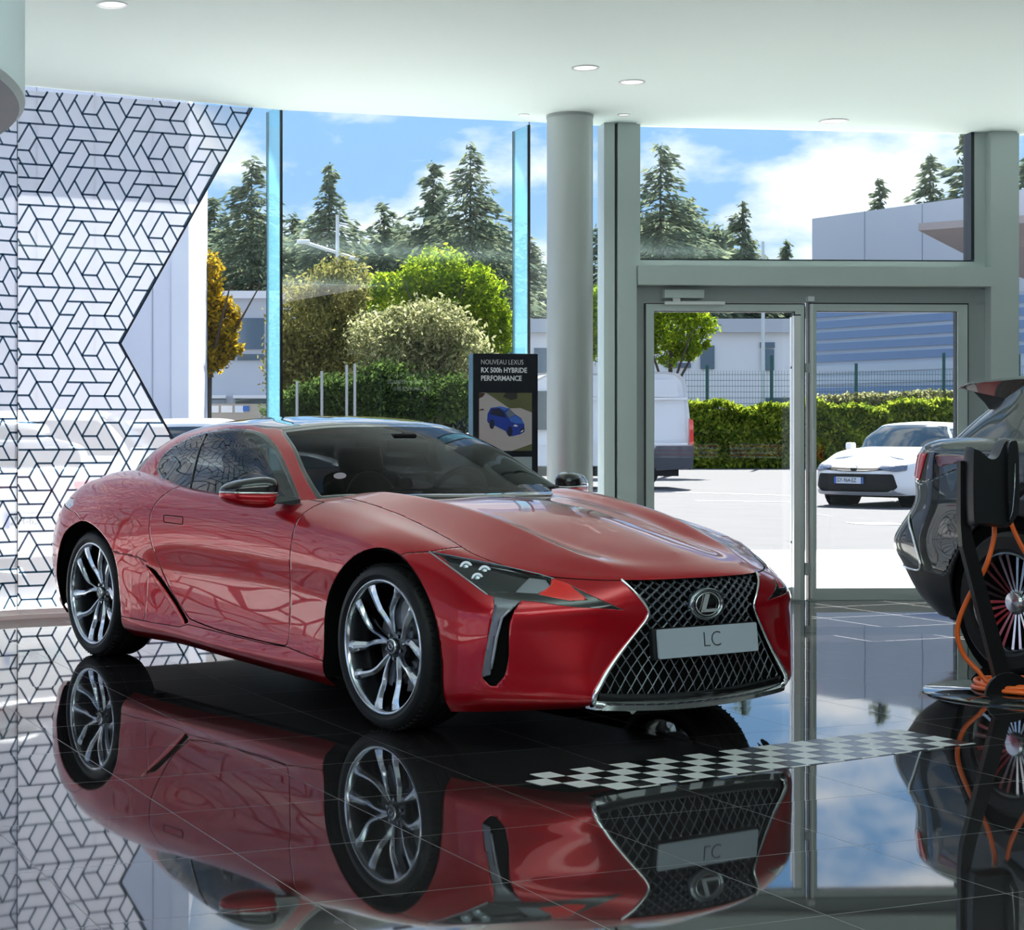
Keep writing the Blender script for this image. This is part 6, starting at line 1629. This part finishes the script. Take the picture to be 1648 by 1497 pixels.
bw, rest = rest.cut(np.maximum((6.02-rest.A['t'])*.4, (rest.A['v']-2.9)*.12))
ws, rest = rest.cut(np.maximum((rest.A['t']-1.6)*.4, (rest.A['v']-2.9)*.12))
rest.both().obj('roof_and_pillars', M_SUV, suv, .012); 
for S in (sg, sg.mirrored()): S.obj('side_window', M_TGLASS, suv)
bw.both().obj('rear_window', M_TGLASS, suv, .01); ws.both().obj('windshield', M_TGLASS, suv)
# roof spoiler with its side fin
G = []
ys_ = np.concatenate([[-.715, -.71], np.linspace(-.69, .69, 25), [.71, .715]])
for yy in ys_:
    e = abs(yy/.71)**3; xr = -3.66+.16*e; zt = 1.560-.045*e
    G.append([(-2.75, yy*.95, zt+.062-.03*e), (-3.1, yy*.97, zt+.035-.01*e), (-3.4, yy*.985, zt+.012), (xr, yy, zt), (xr+.004, yy, zt-.014), (xr+.05, yy*.99, zt-.022), (-3.34, yy*.96, zt-.045), (-3.16, yy*.95, zt-.08)])
G = np.array(G); fs = []; n1, n2 = G.shape[:2]
for r in range(n1-1):
    for k in range(n2): fs.append((r*n2+k, r*n2+(k+1) % n2, (r+1)*n2+(k+1) % n2, (r+1)*n2+k))
fs += [tuple(range(n2)), tuple((n1-1)*n2+k for k in range(n2))[::-1]]
mb = MB(); mb.add([tuple(p) for p in G.reshape(-1, 3)], fs); mb.build('roof_spoiler', M_SUV, suv, auto=35)
for s in (-1, 1):
    mb = MB(); a = [(-3.10, 1.46), (-3.30, 1.49), (-3.47, 1.515), (-3.34, 1.42), (-3.28, 1.36), (-3.14, 1.40)]
    mb.prism(a, s*.665-.008, s*.665+.008, 'xz')
    mb.build('rear_side_fin', M_BLKM, suv)
MB().bbox(-3.55, .6, -.75, .75, .20, .36, .03).build('underfloor', M_BLKM, suv)
# open charging flap with the plug
cfx, cfz = -2.58, .985
mb = MB(); c0 = Vector((cfx, -.93, cfz)); mb.cyl((cfx, -.955, cfz), (cfx, -.935, cfz), .085, n=28); mb.build('charge_port', M_BLKM, suv)

# ================================================================ charging post with cable
def charger():
    t = thing('charging_post', 'black freestanding charger on a slanted post with round glossy base beside the dark SUV', 'charger', (3.60, 8.50, 0), 0)
    mb = MB(); mb.lathe([(.001, .012), (.43, .012), (.44, .006), (.44, 0)], 72, 'z'); mb.build('base_plate', mat('base_gloss', (.015, .016, .018), .06, 0, .5), t, auto=40)
    sx = lambda u: (u-430.5)/2857*8.42-3.60
    zz = lambda v: EYE-(v-692.7)/2857*8.42
    y0 = -.08
    # slanted flat post
    mb = MB(); mb.add([(sx(1546), y0, zz(742)), (sx(1556), y0, zz(742)), (sx(1561), y0, zz(843)), (sx(1572), y0, zz(890)), (sx(1636), y0, zz(1118)), (sx(1610), y0, zz(1118)), (sx(1549), y0, zz(880)), (sx(1546), y0, zz(842))]+
        [(sx(1546), y0+.05, zz(742)), (sx(1556), y0+.05, zz(742)), (sx(1561), y0+.05, zz(843)), (sx(1572), y0+.05, zz(890)), (sx(1636), y0+.05, zz(1118)), (sx(1610), y0+.05, zz(1118)), (sx(1549), y0+.05, zz(880)), (sx(1546), y0+.05, zz(842))],
        [(0, 1, 2, 3, 4, 5, 6, 7), (15, 14, 13, 12, 11, 10, 9, 8)]+[(k, (k+1) % 8, 8+(k+1) % 8, 8+k) for k in range(8)]); mb.build('post', mat('post_black', (.006, .006, .007), .35, spec=.25), t)
    # foot gusset: half disc
    c = (sx(1622), zz(1120)); r = .112
    mb = MB(); mb.prism([(c[0]+r*math.cos(a), c[1]+r*math.sin(a)) for a in np.linspace(PI, 0, 25)], y0-.02, y0+.0, 'xz'); mb.build('foot', mat('post_black', (.006, .006, .007), .35, spec=.25), t)
    # saddle-topped holder
    P = smooth_poly([(1553, 726), (1557, 720), (1568, 726), (1582, 737), (1594, 733), (1601, 718), (1607, 707), (1616, 705), (1621, 712), (1623, 735), (1624, 790), (1622, 835), (1614, 848), (1598, 848), (1575, 845), (1560, 845), (1554, 842), (1552, 790)], 4)
    P = [(sx(a), zz(b)) for a, b in P]; n = len(P); cx_ = np.mean([p[0] for p in P]); cz0 = np.mean([p[1] for p in P])
    vs = []; lay = ((0.0, .93), (-.02, .985), (-.05, 1.0), (-.09, .99), (-.12, .94))
    for d, k in lay:
        for p in P: vs.append((cx_+(p[0]-cx_)*k, y0+.03+d, cz0+(p[1]-cz0)*k))
    fs = []
    for r_ in range(4):
        for k in range(n): fs.append((r_*n+k, r_*n+(k+1) % n, (r_+1)*n+(k+1) % n, (r_+1)*n+k))
    fs += [tuple(range(n)), tuple(range(5*n-1, 4*n-1, -1))]
    mb = MB(); mb.add(vs, fs); bx_ = mb.build('holder', mat('holder_black', (.010, .011, .013), .30, spec=.35), t, auto=40)
    mb = MB(); q = smooth_poly([(1606, 716), (1614, 709), (1620, 716), (1622, 760), (1622, 815), (1616, 832), (1608, 838), (1605, 800), (1604, 750)], 4); mb.prism([(sx(a), zz(b)) for a, b in q], y0-.128, y0-.09, 'xz'); mb.build('holder_lobe', mat('holder_black', (.010, .011, .013), .30, spec=.35), bx_, auto=30)
    MB().tube([(sx(a), y0-.131, zz(b)) for a, b in ((1615, 745), (1614, 790), (1611, 822), (1606, 834))], .004, 6).build('light_edge', M_DCHROME, bx_, smooth=True)
    return t, sx, zz, y0
chg, sx, zz, y0 = charger()
M_ORANGE = mat('orange_cable', (.95, .15, .012), .38, 0, .3)
cab_t = thing('charging_cable', 'bright orange charging cable looped and coiled on the round base of the charger', 'cable', (3.60, 8.50, 0))
pts = [(sx(1609), -.02, zz(846)), (sx(1606), -.03, zz(870)), (sx(1594), -.02, zz(915)), (sx(1576), .03, zz(960)), (sx(1563), .06, zz(1000)), (sx(1562), .08, zz(1030)), (sx(1573), .08, zz(1062)), (sx(1592), .05, zz(1086)), (sx(1608), .0, .055), (.10, -.06, .03)]
MB().tube(smooth_poly(pts, 8, False), .0115, 12).build('cable', M_ORANGE, cab_t, smooth=True)
mb = MB(); n = 0
for k in range(6):
    r = .225-.023*k; mb.tube([(.055+r*1.05*math.cos(a), .06+r*math.sin(a), .025+.004*(k % 2)+.006*math.sin(a*2+k)) for a in np.linspace(0, 2*PI, 60, endpoint=False)], .0115, 10, closed=True)
for k in range(4):
    r = .215-.03*k; mb.tube([(.055+r*1.05*math.cos(a), .06+r*math.sin(a), .047+.004*math.sin(a*3+k)) for a in np.linspace(0, 2*PI, 60, endpoint=False)], .0115, 10, closed=True)
mb.build('coil', M_ORANGE, cab_t, smooth=True)
# plug at the car and the run up to it
R_s = Matrix.Translation(suv.location) @ Matrix.Rotation(-SUV_TH, 4, 'Z'); R_c = Matrix.Translation(Vector((3.60, 8.50, 0)))
W2 = lambda x, y, z: tuple(R_c.inverted() @ (R_s @ Vector((x, y, z))))
pa = W2(cfx, -.95, cfz); pb = W2(cfx-.02, -1.10, cfz-.01)
mb = MB(); mb.cyl(pa, pb, .036, .030, 18); mb.cyl(pb, W2(cfx-.04, -1.18, cfz-.09), .028, .022, 14); mb.build('plug', M_BLKM, cab_t, auto=40)
e0 = Vector(W2(cfx-.04, -1.18, cfz-.09))
pts = [tuple(e0), tuple(e0+Vector((.02, -.01, -.10))), tuple(e0+Vector((.08, -.03, -.24))), tuple(e0+Vector((.20, -.05, -.42))), (e0.x+.34, e0.y-.1, .30), (.42, .10, .10), (.28, .10, .05)]
MB().tube(smooth_poly(pts, 8, False), .0115, 12).build('cable', M_ORANGE, cab_t, smooth=True)
